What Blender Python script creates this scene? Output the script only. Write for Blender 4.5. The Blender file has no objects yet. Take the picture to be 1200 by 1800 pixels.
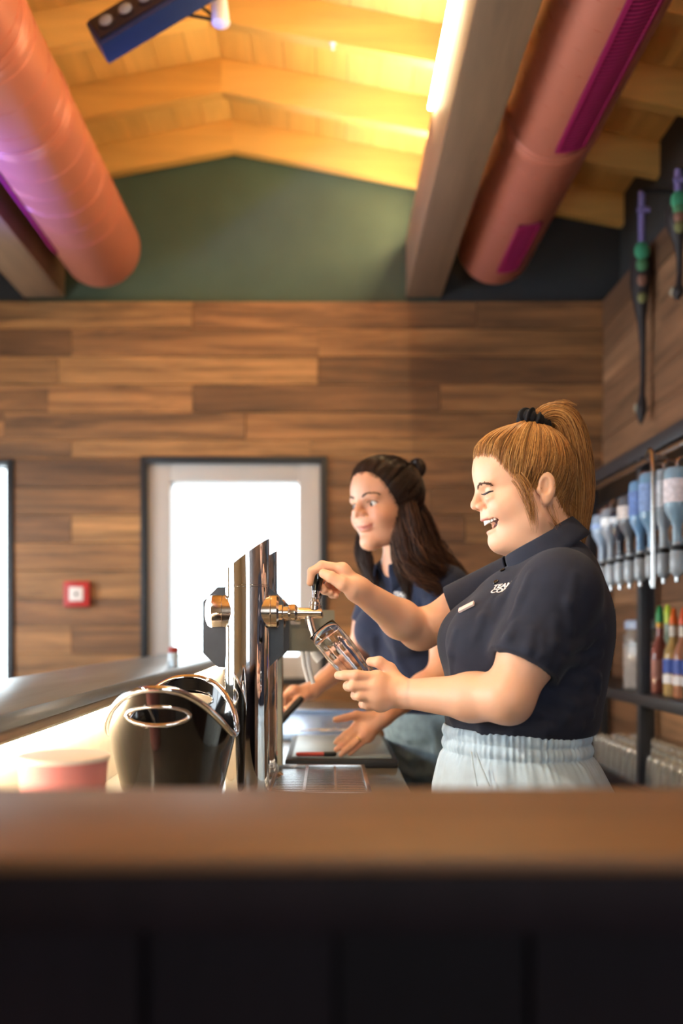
import bpy, bmesh, math, random
import numpy as np
from mathutils import Vector, Matrix
random.seed(7); np.random.seed(7)
SC = bpy.context.scene
COL = SC.collection
PI = math.pi
# ---------------------------------------------------------------- camera
FPX = 1750.0; VX, VY = 576.0, 1103.0; CH = 1.28
cam_d = bpy.data.cameras.new('camera'); cam = bpy.data.objects.new('camera', cam_d); COL.objects.link(cam)
cam.location = (0, 0, CH); cam.rotation_euler = (PI/2, 0, 0)
cam_d.sensor_width = 36.0; cam_d.sensor_fit = 'AUTO'; cam_d.lens = 36.0*FPX/1800.0
cam_d.shift_x = (600-VX)/1800.0; cam_d.shift_y = (VY-900)/1800.0
cam_d.clip_start = 0.05; cam_d.clip_end = 200
cam_d.dof.use_dof = True; cam_d.dof.focus_distance = 1.90; cam_d.dof.aperture_fstop = 1.9
SC.camera = cam
def P(px, py, Y):                      # a point of the place: picture column and row at a distance of Y metres
    return Vector(((px-VX)*Y/FPX, Y, CH-(py-VY)*Y/FPX))
# ---------------------------------------------------------------- view
SC.view_settings.view_transform = 'Standard'
SC.view_settings.look = 'None'
SC.view_settings.gamma = 1.0
SC.view_settings.use_curve_mapping = False
SC.view_settings.exposure = 0.8
# ---------------------------------------------------------------- sky
W = bpy.data.worlds.new('world'); SC.world = W; W.use_nodes = True
W.node_tree.nodes['Background'].inputs['Color'].default_value = (0.80, 0.93, 1.0, 1)
W.node_tree.nodes['Background'].inputs['Strength'].default_value = 3.2
# ---------------------------------------------------------------- added daylight fill and ceiling lamps
def area(name, loc, target, sx, sy, power, color, spread=PI):
    d = bpy.data.lights.new(name, 'AREA'); d.shape = 'RECTANGLE'; d.size = sx; d.size_y = sy
    d.energy = power; d.color = color; d.spread = spread
    o = bpy.data.objects.new(name, d); COL.objects.link(o); o.location = loc
    o.rotation_euler = (Vector(target)-Vector(loc)).to_track_quat('-Z', 'Y').to_euler()
    return o
BYW = -2.72
# added daylight fill at made-up, unseen windows in the left and rear walls
area('fill_light_left', (-2.56, 1.75, 1.50), (0, 1.75, 1.50), 1.5, 1.6, 36, (0.86, 0.94, 1.0))
area('fill_light_left_far', (-2.56, 3.75, 1.50), (0, 3.75, 1.50), 1.5, 1.6, 36, (0.86, 0.94, 1.0))
area('fill_light_rear', (0.5, BYW, 1.75), (0.5, 0, 1.70), 1.5, 1.4, 15, (0.90, 0.95, 1.0))
def spot(name, loc, target, power, color, angle, blend=0.6, r=0.06):
    d = bpy.data.lights.new(name, 'SPOT'); d.energy = power; d.color = color; d.spot_size = math.radians(angle)
    d.spot_blend = blend; d.shadow_soft_size = r
    o = bpy.data.objects.new(name, d); COL.objects.link(o); o.location = loc
    o.rotation_euler = (Vector(target)-Vector(loc)).to_track_quat('-Z', 'Y').to_euler()
    return o
# ---------------------------------------------------------------- helpers
def tag(o, label=None, cat=None, group=None, kind=None):
    if label: o['label'] = label
    if cat: o['category'] = cat
    if group: o['group'] = group
    if kind: o['kind'] = kind
    return o
def empty(name, loc=(0, 0, 0), rz=0, **k):
    o = bpy.data.objects.new(name, None); COL.objects.link(o); o.location = loc; o.rotation_euler = (0, 0, rz)
    o.empty_display_size = 0.05
    return tag(o, **k)
def link(name, me, m=None, parent=None, **k):
    o = bpy.data.objects.new(name, me); COL.objects.link(o)
    if m is not None:
        me.materials.clear()
        for q in (m if isinstance(m, (list, tuple)) else [m]): me.materials.append(q)
    if parent is not None: o.parent = parent
    return tag(o, **k)
def bm_mesh(bm, smooth=False):
    me = bpy.data.meshes.new('m'); bm.normal_update(); bm.to_mesh(me); bm.free()
    if smooth: me.polygons.foreach_set('use_smooth', [True]*len(me.polygons))
    return me
def pydata(v, f, smooth=False):
    me = bpy.data.meshes.new('m'); me.from_pydata([tuple(map(float, q)) for q in v], [], [tuple(map(int, q)) for q in f])
    me.update()
    if smooth: me.polygons.foreach_set('use_smooth', [True]*len(me.polygons))
    return me
def np_mesh(V, F, smooth=True):        # quads or triangles as numpy arrays
    me = bpy.data.meshes.new('m'); V = np.asarray(V, np.float32); F = np.asarray(F, np.int32)
    n = F.shape[1]
    me.vertices.add(len(V)); me.vertices.foreach_set('co', V.ravel())
    me.loops.add(F.size); me.loops.foreach_set('vertex_index', F.ravel())
    me.polygons.add(len(F)); me.polygons.foreach_set('loop_start', np.arange(0, F.size, n, dtype=np.int32))
    if smooth: me.polygons.foreach_set('use_smooth', np.ones(len(F), bool))
    me.update(calc_edges=True); me.validate()
    return me
def sharp(o, deg=35):
    me = o.data
    me.polygons.foreach_set('use_smooth', [True]*len(me.polygons))
    try: me.set_sharp_from_angle(angle=math.radians(deg))
    except Exception: pass
    return o
def add_box(bm, lo, hi, bev=0, mat=None):
    lo = Vector(lo); hi = Vector(hi); c = (lo+hi)/2; s = hi-lo
    r = bmesh.ops.create_cube(bm, size=1, matrix=Matrix.Translation(c) @ Matrix.Diagonal((*s, 1)))
    vs = r['verts']
    if mat is not None: bmesh.ops.transform(bm, matrix=mat, verts=vs)
    if bev:
        es = list({e for v in vs for e in v.link_edges})
        bmesh.ops.bevel(bm, geom=es, offset=bev, segments=2, affect='EDGES', profile=0.6)
def box(name, lo, hi, m, parent=None, bev=0, **k):
    bm = bmesh.new(); add_box(bm, lo, hi, bev)
    o = link(name, bm_mesh(bm), m, parent, **k)
    return sharp(o) if bev else o
def ring_frame(d):
    d = Vector(d).normalized(); a = Vector((0, 0, 1)) if abs(d.z) < 0.9 else Vector((1, 0, 0))
    u = d.cross(a).normalized(); return u, d.cross(u).normalized()
def tube_geo(pts, rad, n=10, caps=True):
    pts = [Vector(p) for p in pts]; N = len(pts)
    if not isinstance(rad, (list, tuple)): rad = [rad]*N
    V = []; F = []; prev = None
    for i, p in enumerate(pts):
        d = (pts[min(i+1, N-1)]-pts[max(i-1, 0)]).normalized()
        if prev is None: u, w = ring_frame(d)
        else:
            u = (prev-d*prev.dot(d)).normalized(); w = d.cross(u)
        prev = u
        for k in range(n):
            t = 2*PI*k/n; V.append(p+(u*math.cos(t)+w*math.sin(t))*rad[i])
    for i in range(N-1):
        for k in range(n):
            F.append((i*n+k, i*n+(k+1) % n, (i+1)*n+(k+1) % n, (i+1)*n+k))
    if caps:
        F.append(tuple(range(n-1, -1, -1))); F.append(tuple((N-1)*n+k for k in range(n)))
    return V, F
def tube(name, pts, rad, m, parent=None, n=12, **k):
    V, F = tube_geo(pts, rad, n)
    o = link(name, pydata(V, F), m, parent, **k); return sharp(o, 50)
def lathe_geo(prof, n=32, axis=None, origin=(0, 0, 0), cap=True):
    """prof: (r, z) pairs; axis: direction of z"""
    d = Vector((0, 0, 1) if axis is None else tuple(axis)).normalized()
    if axis is None: u, w = Vector((1, 0, 0)), Vector((0, 1, 0))
    else: u, w = ring_frame(d)
    o = Vector(origin); V = []; F = []
    for r, z in prof:
        for k in range(n):
            t = 2*PI*k/n; V.append(o+d*z+(u*math.cos(t)+w*math.sin(t))*max(r, 1e-5))
    for i in range(len(prof)-1):
        for k in range(n):
            F.append((i*n+k, i*n+(k+1) % n, (i+1)*n+(k+1) % n, (i+1)*n+k))
    if cap:
        F.append(tuple(range(n-1, -1, -1))); L = len(prof)-1; F.append(tuple(L*n+k for k in range(n)))
    return V, F
def lathe(name, prof, m, parent=None, n=32, axis=None, origin=(0, 0, 0), cap=True, deg=40, **k):
    V, F = lathe_geo(prof, n, axis, origin, cap)
    o = link(name, pydata(V, F), m, parent, **k); return sharp(o, deg)
def prism(name, poly, y0, y1, m, parent=None, **k):    # polygon of (x, z) pulled along y
    n = len(poly); V = [(x, y0, z) for x, z in poly]+[(x, y1, z) for x, z in poly]
    F = [tuple(range(n)), tuple(range(2*n-1, n-1, -1))]+[(i, i+n, (i+1) % n+n, (i+1) % n) for i in range(n)]
    me = pydata(V, F); bm = bmesh.new(); bm.from_mesh(me); bmesh.ops.recalc_face_normals(bm, faces=bm.faces)
    bm.to_mesh(me); bm.free()
    return link(name, me, m, parent, **k)
def copy_tree(o, parent=None):
    c = o.copy(); COL.objects.link(c)
    if parent is not None: c.parent = parent
    for ch in list(o.children): copy_tree(ch, c)
    return c
UNIT = None
def unit_box():
    global UNIT
    if UNIT is None:
        bm = bmesh.new(); bmesh.ops.create_cube(bm, size=1); UNIT = bm_mesh(bm)
    return UNIT
def piece(name, lo, hi, me_cache, m, parent):      # a plain piece that shares its mesh
    key = m.name
    if key not in me_cache:
        me = unit_box().copy(); me.materials.append(m); me_cache[key] = me
    o = bpy.data.objects.new(name, me_cache[key]); COL.objects.link(o)
    lo = Vector(lo); hi = Vector(hi); o.location = (lo+hi)/2; o.scale = hi-lo; o.parent = parent
    return o
CACHE = {}
# ---------------------------------------------------------------- materials
def lin(r, g, b):
    f = lambda c: (c/255/12.92) if c/255 <= 0.04045 else ((c/255+0.055)/1.055)**2.4
    return (f(r), f(g), f(b), 1)
def new_mat(name):
    m = bpy.data.materials.new(name); m.use_nodes = True
    nt = m.node_tree; return m, nt, nt.nodes['Principled BSDF']
def mat(name, c, rough=0.5, metal=0.0, spec=0.5, noise=0.0, nscale=20, bump=0.0, coat=0.0, sss=0.0, sheen=0.0, trans=0.0, ior=1.45):
    m, nt, b = new_mat(name)
    b.inputs['Base Color'].default_value = c; b.inputs['Roughness'].default_value = rough
    b.inputs['Metallic'].default_value = metal; b.inputs['Specular IOR Level'].default_value = spec
    b.inputs['Coat Weight'].default_value = coat; b.inputs['Transmission Weight'].default_value = trans
    b.inputs['IOR'].default_value = ior
    if sheen: b.inputs['Sheen Weight'].default_value = sheen
    if sss:
        b.inputs['Subsurface Weight'].default_value = sss; b.inputs['Subsurface Radius'].default_value = (0.012, 0.005, 0.003)
        b.inputs['Subsurface Scale'].default_value = 1.0
    if noise or bump:
        g = nt.nodes.new('ShaderNodeNewGeometry'); n = nt.nodes.new('ShaderNodeTexNoise'); n.inputs['Scale'].default_value = nscale
        n.inputs['Detail'].default_value = 4
        nt.links.new(g.outputs['Position'], n.inputs['Vector'])
        if noise:
            mx = nt.nodes.new('ShaderNodeMix'); mx.data_type = 'RGBA'; mx.blend_type = 'MULTIPLY'
            mr = nt.nodes.new('ShaderNodeMapRange'); mr.inputs['To Min'].default_value = 1-noise; mr.inputs['To Max'].default_value = 1+noise
            mr.inputs['From Min'].default_value = 0.3; mr.inputs['From Max'].default_value = 0.7
            nt.links.new(n.outputs['Fac'], mr.inputs['Value'])
            mx.inputs['Factor'].default_value = 1; mx.inputs['A'].default_value = c
            nt.links.new(mr.outputs['Result'], mx.inputs['B']); nt.links.new(mx.outputs['Result'], b.inputs['Base Color'])
        if bump:
            bp = nt.nodes.new('ShaderNodeBump'); bp.inputs['Strength'].default_value = bump; bp.inputs['Distance'].default_value = 0.004
            nt.links.new(n.outputs['Fac'], bp.inputs['Height']); nt.links.new(bp.outputs['Normal'], b.inputs['Normal'])
    return m
def emis(name, c, s):
    m, nt, b = new_mat(name); b.inputs['Base Color'].default_value = c
    b.inputs['Emission Color'].default_value = c; b.inputs['Emission Strength'].default_value = s
    return m
def wood(name, cols, scale=(2.2, 30, 30), rough=0.55, knots=0.25, bump=0.15, rnd=1.0, grain=0.55, coat=0.0):
    """cols: list of colours picked by each piece's own random number; the grain runs along the axis with the small scale"""
    m, nt, b = new_mat(name); L = nt.links.new; N = nt.nodes.new
    g = N('ShaderNodeNewGeometry'); oi = N('ShaderNodeObjectInfo')
    off = N('ShaderNodeVectorMath'); off.operation = 'SCALE'; cx = N('ShaderNodeCombineXYZ')
    for k in ('X', 'Y', 'Z'): L(oi.outputs['Random'], cx.inputs[k])
    L(cx.outputs[0], off.inputs[0]); off.inputs['Scale'].default_value = 37.0*rnd
    ad = N('ShaderNodeVectorMath'); L(g.outputs['Position'], ad.inputs[0]); L(off.outputs[0], ad.inputs[1])
    mp = N('ShaderNodeMapping'); L(ad.outputs[0], mp.inputs['Vector']); mp.inputs['Scale'].default_value = scale
    n1 = N('ShaderNodeTexNoise'); L(mp.outputs[0], n1.inputs['Vector']); n1.inputs['Scale'].default_value = 1.0
    n1.inputs['Detail'].default_value = 6; n1.inputs['Roughness'].default_value = 0.65; n1.inputs['Distortion'].default_value = 0.6
    mp2 = N('ShaderNodeMapping'); L(ad.outputs[0], mp2.inputs['Vector']); mp2.inputs['Scale'].default_value = [min(s, 9)*0.5 for s in scale]
    n2 = N('ShaderNodeTexNoise'); L(mp2.outputs[0], n2.inputs['Vector']); n2.inputs['Scale'].default_value = 1.0; n2.inputs['Detail'].default_value = 3
    cr = N('ShaderNodeValToRGB'); cr.color_ramp.interpolation = 'LINEAR'
    L(oi.outputs['Random'], cr.inputs['Fac'])
    while len(cr.color_ramp.elements) < len(cols): cr.color_ramp.elements.new(0.5)
    for i, c in enumerate(cols):
        cr.color_ramp.elements[i].position = i/max(1, len(cols)-1); cr.color_ramp.elements[i].color = c
    r1 = N('ShaderNodeMapRange'); L(n1.outputs['Fac'], r1.inputs['Value']); r1.inputs['From Min'].default_value = 0.28; r1.inputs['From Max'].default_value = 0.72
    r1.inputs['To Min'].default_value = 1-grain; r1.inputs['To Max'].default_value = 1+grain*0.55
    r2 = N('ShaderNodeMapRange'); L(n2.outputs['Fac'], r2.inputs['Value']); r2.inputs['From Min'].default_value = 0.3; r2.inputs['From Max'].default_value = 0.7
    r2.inputs['To Min'].default_value = 1-knots; r2.inputs['To Max'].default_value = 1+knots
    mu = N('ShaderNodeMath'); mu.operation = 'MULTIPLY'; L(r1.outputs[0], mu.inputs[0]); L(r2.outputs[0], mu.inputs[1])
    mx = N('ShaderNodeMix'); mx.data_type = 'RGBA'; mx.blend_type = 'MULTIPLY'; mx.inputs['Factor'].default_value = 1
    L(cr.outputs['Color'], mx.inputs['A']); L(mu.outputs[0], mx.inputs['B']); L(mx.outputs['Result'], b.inputs['Base Color'])
    b.inputs['Roughness'].default_value = rough; b.inputs['Coat Weight'].default_value = coat; b.inputs['Coat Roughness'].default_value = 0.25
    if bump:
        bp = N('ShaderNodeBump'); bp.inputs['Strength'].default_value = bump; bp.inputs['Distance'].default_value = 0.003
        L(n1.outputs['Fac'], bp.inputs['Height']); L(bp.outputs['Normal'], b.inputs['Normal'])
    return m
def pane_mat(name, tint=(1, 1, 1, 1), gloss=0.06, rough=0.02):
    m = bpy.data.materials.new(name); m.use_nodes = True; nt = m.node_tree; nt.nodes.clear()
    o = nt.nodes.new('ShaderNodeOutputMaterial'); t = nt.nodes.new('ShaderNodeBsdfTransparent'); g = nt.nodes.new('ShaderNodeBsdfGlossy')
    t.inputs['Color'].default_value = tint; g.inputs['Roughness'].default_value = rough
    mx = nt.nodes.new('ShaderNodeMixShader')
    lw = nt.nodes.new('ShaderNodeFresnel'); lw.inputs['IOR'].default_value = 1.45
    ma = nt.nodes.new('ShaderNodeMath'); ma.operation = 'MULTIPLY_ADD'; ma.inputs[1].default_value = 0.9; ma.inputs[2].default_value = gloss-0.03
    nt.links.new(lw.outputs[0], ma.inputs[0]); nt.links.new(ma.outputs[0], mx.inputs[0])
    nt.links.new(t.outputs[0], mx.inputs[1]); nt.links.new(g.outputs[0], mx.inputs[2]); nt.links.new(mx.outputs[0], o.inputs[0])
    return m
M = {}
M['wall_wood'] = wood('wall_wood', [lin(112, 76, 44), lin(158, 110, 64), lin(128, 88, 52), lin(170, 122, 72), lin(118, 80, 48), lin(148, 102, 60)], (1.6, 20, 24), knots=0.35, grain=0.7)
M['side_wood'] = wood('side_wood', [lin(96, 68, 48), lin(140, 102, 74), lin(112, 80, 58), lin(150, 112, 82)], (22, 1.3, 26))
M['pine'] = wood('pine', [lin(220, 172, 96), lin(230, 186, 110), lin(208, 158, 84)], (20, 1.4, 20), 0.45, 0.12, 0.05, grain=0.16)
M['pine_x'] = wood('pine_x', [lin(226, 176, 96), lin(234, 188, 108), lin(218, 166, 88)], (1.3, 16, 16), 0.45, 0.12, 0.05, grain=0.16)
M['beam'] = wood('beam', [lin(138, 108, 82), lin(146, 114, 86)], (14, 1.0, 14), 0.6, 0.28, 0.15, grain=0.25)
M['green_wall'] = mat('green_wall', lin(64, 80, 66), 0.75, noise=0.06, nscale=6)
M['dark_wall'] = mat('dark_wall', lin(40, 42, 44), 0.8)
M['plaster'] = mat('plaster', lin(196, 182, 160), 0.85, noise=0.06)
M['floor'] = wood('floor', [lin(70, 52, 40), lin(84, 64, 48)], (18, 1.2, 18), 0.5)
M['backing'] = mat('backing', lin(38, 28, 20), 0.9)
M['black_frame'] = mat('black_frame', lin(30, 32, 36), 0.45)
M['white_frame'] = mat('white_frame', lin(188, 182, 178), 0.4)
M['pane'] = pane_mat('pane')
# ================================================================ THE ROOM
WY = 5.10; RX = 1.41; LX = -2.46; BY = -2.6; WT = 2.95
RIDGE_X, RIDGE_Z, SL = -0.48, 3.70, 0.19
def roof_z(x): return RIDGE_Z-SL*abs(x-RIDGE_X)
# floor with boards
floor = box('floor', (LX-0.3, BY-0.2, -0.12), (RX+0.3, WY+0.3, -0.012), M['backing'], kind='structure')
x = LX
while x < RX+0.05:
    piece('floor_board', (x, BY, -0.02), (min(x+0.157, RX+0.09), WY, 0.0), CACHE, M['floor'], floor); x += 0.16
# windows of the gable wall: x0, x1, z0, z1
WIN = [(-0.956, -0.003, 0.985, 2.155), (-2.36, -1.607, 0.0, 2.14)]
def wall_with_holes(name, holes, x0, x1, z0, z1, y0, y1, m, axis='x'):
    bm = bmesh.new()
    xs = sorted({x0, x1, *[h[0] for h in holes], *[h[1] for h in holes]}); zs = sorted({z0, z1, *[h[2] for h in holes], *[h[3] for h in holes]})
    for a, b in zip(xs, xs[1:]):
        for c, d in zip(zs, zs[1:]):
            if any(h[0]-1e-6 <= a and b <= h[1]+1e-6 and h[2]-1e-6 <= c and d <= h[3]+1e-6 for h in holes): continue
            if axis == 'x': add_box(bm, (a, y0, c), (b, y1, d))
            else: add_box(bm, (y0, a, c), (y1, b, d))
    return link(name, bm_mesh(bm), m, kind='structure')
wall_back = wall_with_holes('wall_back', WIN, LX-0.2, RX+0.3, -0.1, 4.1, WY+0.035, WY+0.22, M['green_wall'])
# planks of the gable wall, row by row, cut around the windows
ROWH = 0.142; rng = random.Random(3)
def planks_x(parent, x0, x1, z0, z1, yf, holes):
    z = z1; r = 0; cuts = sorted({q for h in holes for q in h[2:]}, reverse=True)
    while z > z0+0.01:
        zb = max([z0, z-ROWH]+[q for q in cuts if z-ROWH < q < z-0.004]); segs = [(x0, x1)]
        for h in holes:
            if h[2] < z-0.004 and h[3] > zb+0.004:
                out = []
                for a, b in segs:
                    if h[1] <= a or h[0] >= b: out.append((a, b)); continue
                    if h[0] > a: out.append((a, h[0]))
                    if h[1] < b: out.append((h[1], b))
                segs = out
        for a, b in segs:
            c = a+rng.uniform(0.35, 1.5); p = a
            if r % 4 == 1 and a < -1.3: c = -1.312
            while p < b-0.01:
                e = b if b-c < 0.3 else c
                yo = rng.uniform(0, 0.007)
                piece('plank', (p+0.0012, yf-yo, zb+0.0015), (e-0.0012, WY+0.036, z-0.0015), CACHE, M['wall_wood'], parent)
                p = e; c = e+rng.uniform(0.7, 1.9)
        z = zb; r += 1
planks_x(wall_back, LX, RX, 0.0, WT, WY, WIN)
# right-hand wall: planks stand proud of the dark upper wall
wall_right = box('wall_right', (RX+0.03, BY, -0.1), (RX+0.28, WY+0.2, WT-0.01), M['backing'], kind='structure')
z = WT; r = 0
while z > 0.01:
    zb = max(0, z-ROWH); p = BY; c = BY+rng.uniform(0.4, 1.6)
    while p < WY-0.01:
        e = WY if WY-c < 0.3 else c
        piece('plank', (RX-rng.uniform(0, 0.006), p+0.0012, zb+0.0015), (RX+0.031, e-0.0012, z-0.0015), CACHE, M['side_wood'], wall_right)
        p = e; c = e+rng.uniform(0.8, 2.0)
    z = zb; r += 1
box('wall_right_upper', (RX+0.09, BY, WT-0.012), (RX+0.28, WY+0.2, 4.1), M['dark_wall'], kind='structure')
# left wall with two added windows for daylight fill, rear wall behind the guests
LW = [(1.0, 2.5, 0.7, 2.3), (3.0, 4.5, 0.7, 2.3)]
wall_left = wall_with_holes('wall_left', LW, BY, WY+0.2, -0.1, 4.1, LX-0.2, LX, M['plaster'], axis='y')
RW = (-0.3, 1.3, 1.0, 2.5)  # added rear window, unseen, placed for frontal fill and the tower's reflection
wall_with_holes('wall_rear', [RW], LX-0.2, RX+0.3, -0.1, 4.1, BY-0.2, BY, M['plaster'])
w = empty('window_5', ((RW[0]+RW[1])/2, BY-0.1, RW[2]), kind='structure')
for lo, hi in (((-.8, -.06, 0), (-.73, .06, 1.5)), ((.73, -.06, 0), (.8, .06, 1.5)), ((-.73, -.06, 1.43), (.73, .06, 1.5)), ((-.73, -.06, 0), (.73, .06, .07)), ((-.03, -.04, .07), (.03, .04, 1.43))): box('frame', lo, hi, M['black_frame'], w, 0.004)
box('pane', (-.73, -.006, .07), (.73, .006, 1.43), M['pane'], w)
# dark upper wall panel right of the beam on the gable
box('trim_1', (0.575, WY+0.012, WT), (RX+0.09, WY+0.034, 3.5), M['dark_wall'], kind='structure')
box('trim_2', (LX, WY+0.012, WT), (-1.55, WY+0.034, 3.5), M['dark_wall'], kind='structure')
# windows
def window(n, x0, x1, z0, z1, tr=0.035, fr=0.112, z_in=None):
    w = empty('window_%d' % n, ((x0+x1)/2, WY, z0), kind='structure'); L = Vector((-(x0+x1)/2, -WY, -z0))
    def bar(name, lo, hi, m, bev=0.003): return box(name, Vector(lo)+L, Vector(hi)+L, m, w, bev)
    y0, y1 = WY-0.02, WY+0.2
    bar('trim', (x0, y0, z0), (x0+tr, y1, z1), M['black_frame']); bar('trim', (x1-tr, y0, z0), (x1, y1, z1), M['black_frame'])
    bar('trim', (x0+tr, y0, z1-tr), (x1-tr, y1, z1), M['black_frame']); bar('trim', (x0+tr, y0, z0), (x1-tr, y1, z0+tr), M['black_frame'])
    a, b, c, d = x0+tr, x1-tr, z0+tr, z1-tr; y0, y1 = WY+0.01, WY+0.16; f = M['white_frame'] if n == 1 else M['black_frame']
    bar('sash', (a, y0, c), (a+fr, y1, d), f); bar('sash', (b-fr, y0, c), (b, y1, d), f)
    bar('sash', (a+fr, y0, d-fr+0.02), (b-fr, y1, d), f); bar('sash', (a+fr, y0, c), (b-fr, y1, c+fr), f)
    bar('pane', (a+fr, WY+0.09, c+fr), (b-fr, WY+0.1, d-fr+0.02), M['pane'], 0)
    return w
w1 = window(1, *WIN[0]); w2 = window(2, *WIN[1], tr=0.022, fr=0.022)
for i, (a, b, c, d) in enumerate(LW):  # added windows, out of view, made for the fill light from the left
    w = empty('window_%d' % (i+3), (LX-0.1, (a+b)/2, c), kind='structure'); o = Vector((LX-0.1, (a+b)/2, c))
    for lo, hi in (((-.06, a, c), (.06, a+.07, d)), ((-.06, b-.07, c), (.06, b, d)), ((-.06, a+.07, d-.07), (.06, b-.07, d)), ((-.06, a+.07, c), (.06, b-.07, c+.07)), ((-.04, (a+b)/2-.03, c+.07), (.04, (a+b)/2+.03, d-.07))):
        box('frame', (lo[0], lo[1]-o.y, lo[2]-o.z), (hi[0], hi[1]-o.y, hi[2]-o.z), M['black_frame'], w, 0.004)
    box('pane', (-.006, a+.07-o.y, .07), (.006, b-.07-o.y, d-c-.07), M['pane'], w)
# ceiling: boards along the room, rafters under them
ceil_bm = bmesh.new()
RH = 0.155     # rafter depth
def slope_quad(bm, x0, x1, y0, y1, dz, th):
    vs = [bm.verts.new((x, y, roof_z(x)+dz+t)) for t in (0, th) for y in (y0, y1) for x in (x0, x1)]
    for f in ((0, 1, 3, 2), (4, 6, 7, 5), (0, 4, 5, 1), (2, 3, 7, 6), (0, 2, 6, 4), (1, 5, 7, 3)): bm.faces.new([vs[i] for i in f])
    bmesh.ops.recalc_face_normals(bm, faces=bm.faces)
for s in ((LX-0.3, RIDGE_X), (RIDGE_X, RX+0.4)): slope_quad(ceil_bm, s[0], s[1], BY-0.2, WY+0.2, RH+0.022, 0.08)
ceiling = link('ceiling', bm_mesh(ceil_bm), M['backing'], kind='structure')
def edges_from(x0, x1, w):
    n = max(1, round(abs(x1-x0)/w)); return [x0+(x1-x0)*i/n for i in range(n+1)]
for side in ((RIDGE_X, RX+0.1), (RIDGE_X, LX)):
    e = edges_from(*side, 0.146)
    for a, b in zip(e, e[1:]):
        ys = [BY, rng.uniform(0.3, 2.2), WY+0.03]
        for y0, y1 in zip(ys, ys[1:]):
            bm = bmesh.new(); lo, hi = min(a, b)+0.0015, max(a, b)-0.0015
            slope_quad(bm, lo, hi, y0+0.001, y1-0.001, RH+rng.uniform(0, 0.003), 0.02)
            link('board', bm_mesh(bm), M['pine'], ceiling)
RY = [WY-0.03-0.545*i for i in range(14)]
for i, y in enumerate(RY):
    for s, (x0, x1) in enumerate(((LX, RIDGE_X), (RIDGE_X, RX+0.09))):
        bm = bmesh.new(); slope_quad(bm, x0, x1, y-0.03+s*0.004, y+0.03, 0, RH)
        link('rafter', bm_mesh(bm), M['pine_x'], ceiling)
# two long beams under the rafters
def beam(name, x0, x1, zb, zt, label):
    bm = bmesh.new(); add_box(bm, (x0, BY, zb), (x1, WY+0.02, zt), 0.006)
    o = link(name, bm_mesh(bm), M['beam'], None, label=label, cat='beam'); return sharp(o)
BX0, BX1, BZ0, BZ1 = 0.402, 0.582, 2.974, 3.275
beam('ceiling_beam', BX0, BX1, BZ0, BZ1, 'long knotty timber beam with a light strip along its upper edge')
beam('ceiling_beam', -1.56, -1.35, 2.974, 3.275, 'timber beam behind the left copper duct, its end on the gable wall')
M['led_warm'] = emis('led_warm', (1.0, 0.76, 0.42, 1), 120)
M['led_rail'] = mat('led_rail', lin(200, 190, 170), 0.4)
ls = empty('light_strip', (BX0, 0, BZ1), label='glowing warm light strip along the upper edge of the beam', cat='light strip')
box('diffuser', (-0.017, -1.0, -0.018), (-0.004, 3.80, -0.003), M['led_warm'], ls); box('rail', (-0.004, -1.0, -0.022), (-0.0005, 3.80, 0.002), M['led_rail'], ls)
box('diffuser', (0.012, 3.82, 0.004), (0.028, 5.0, 0.018), M['led_warm'], ls); box('rail', (0.030, 3.82, 0.0005), (0.036, 5.0, 0.06), M['led_rail'], ls)  # raised far rail is unseen, added to keep light off the right-hand ceiling
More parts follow.
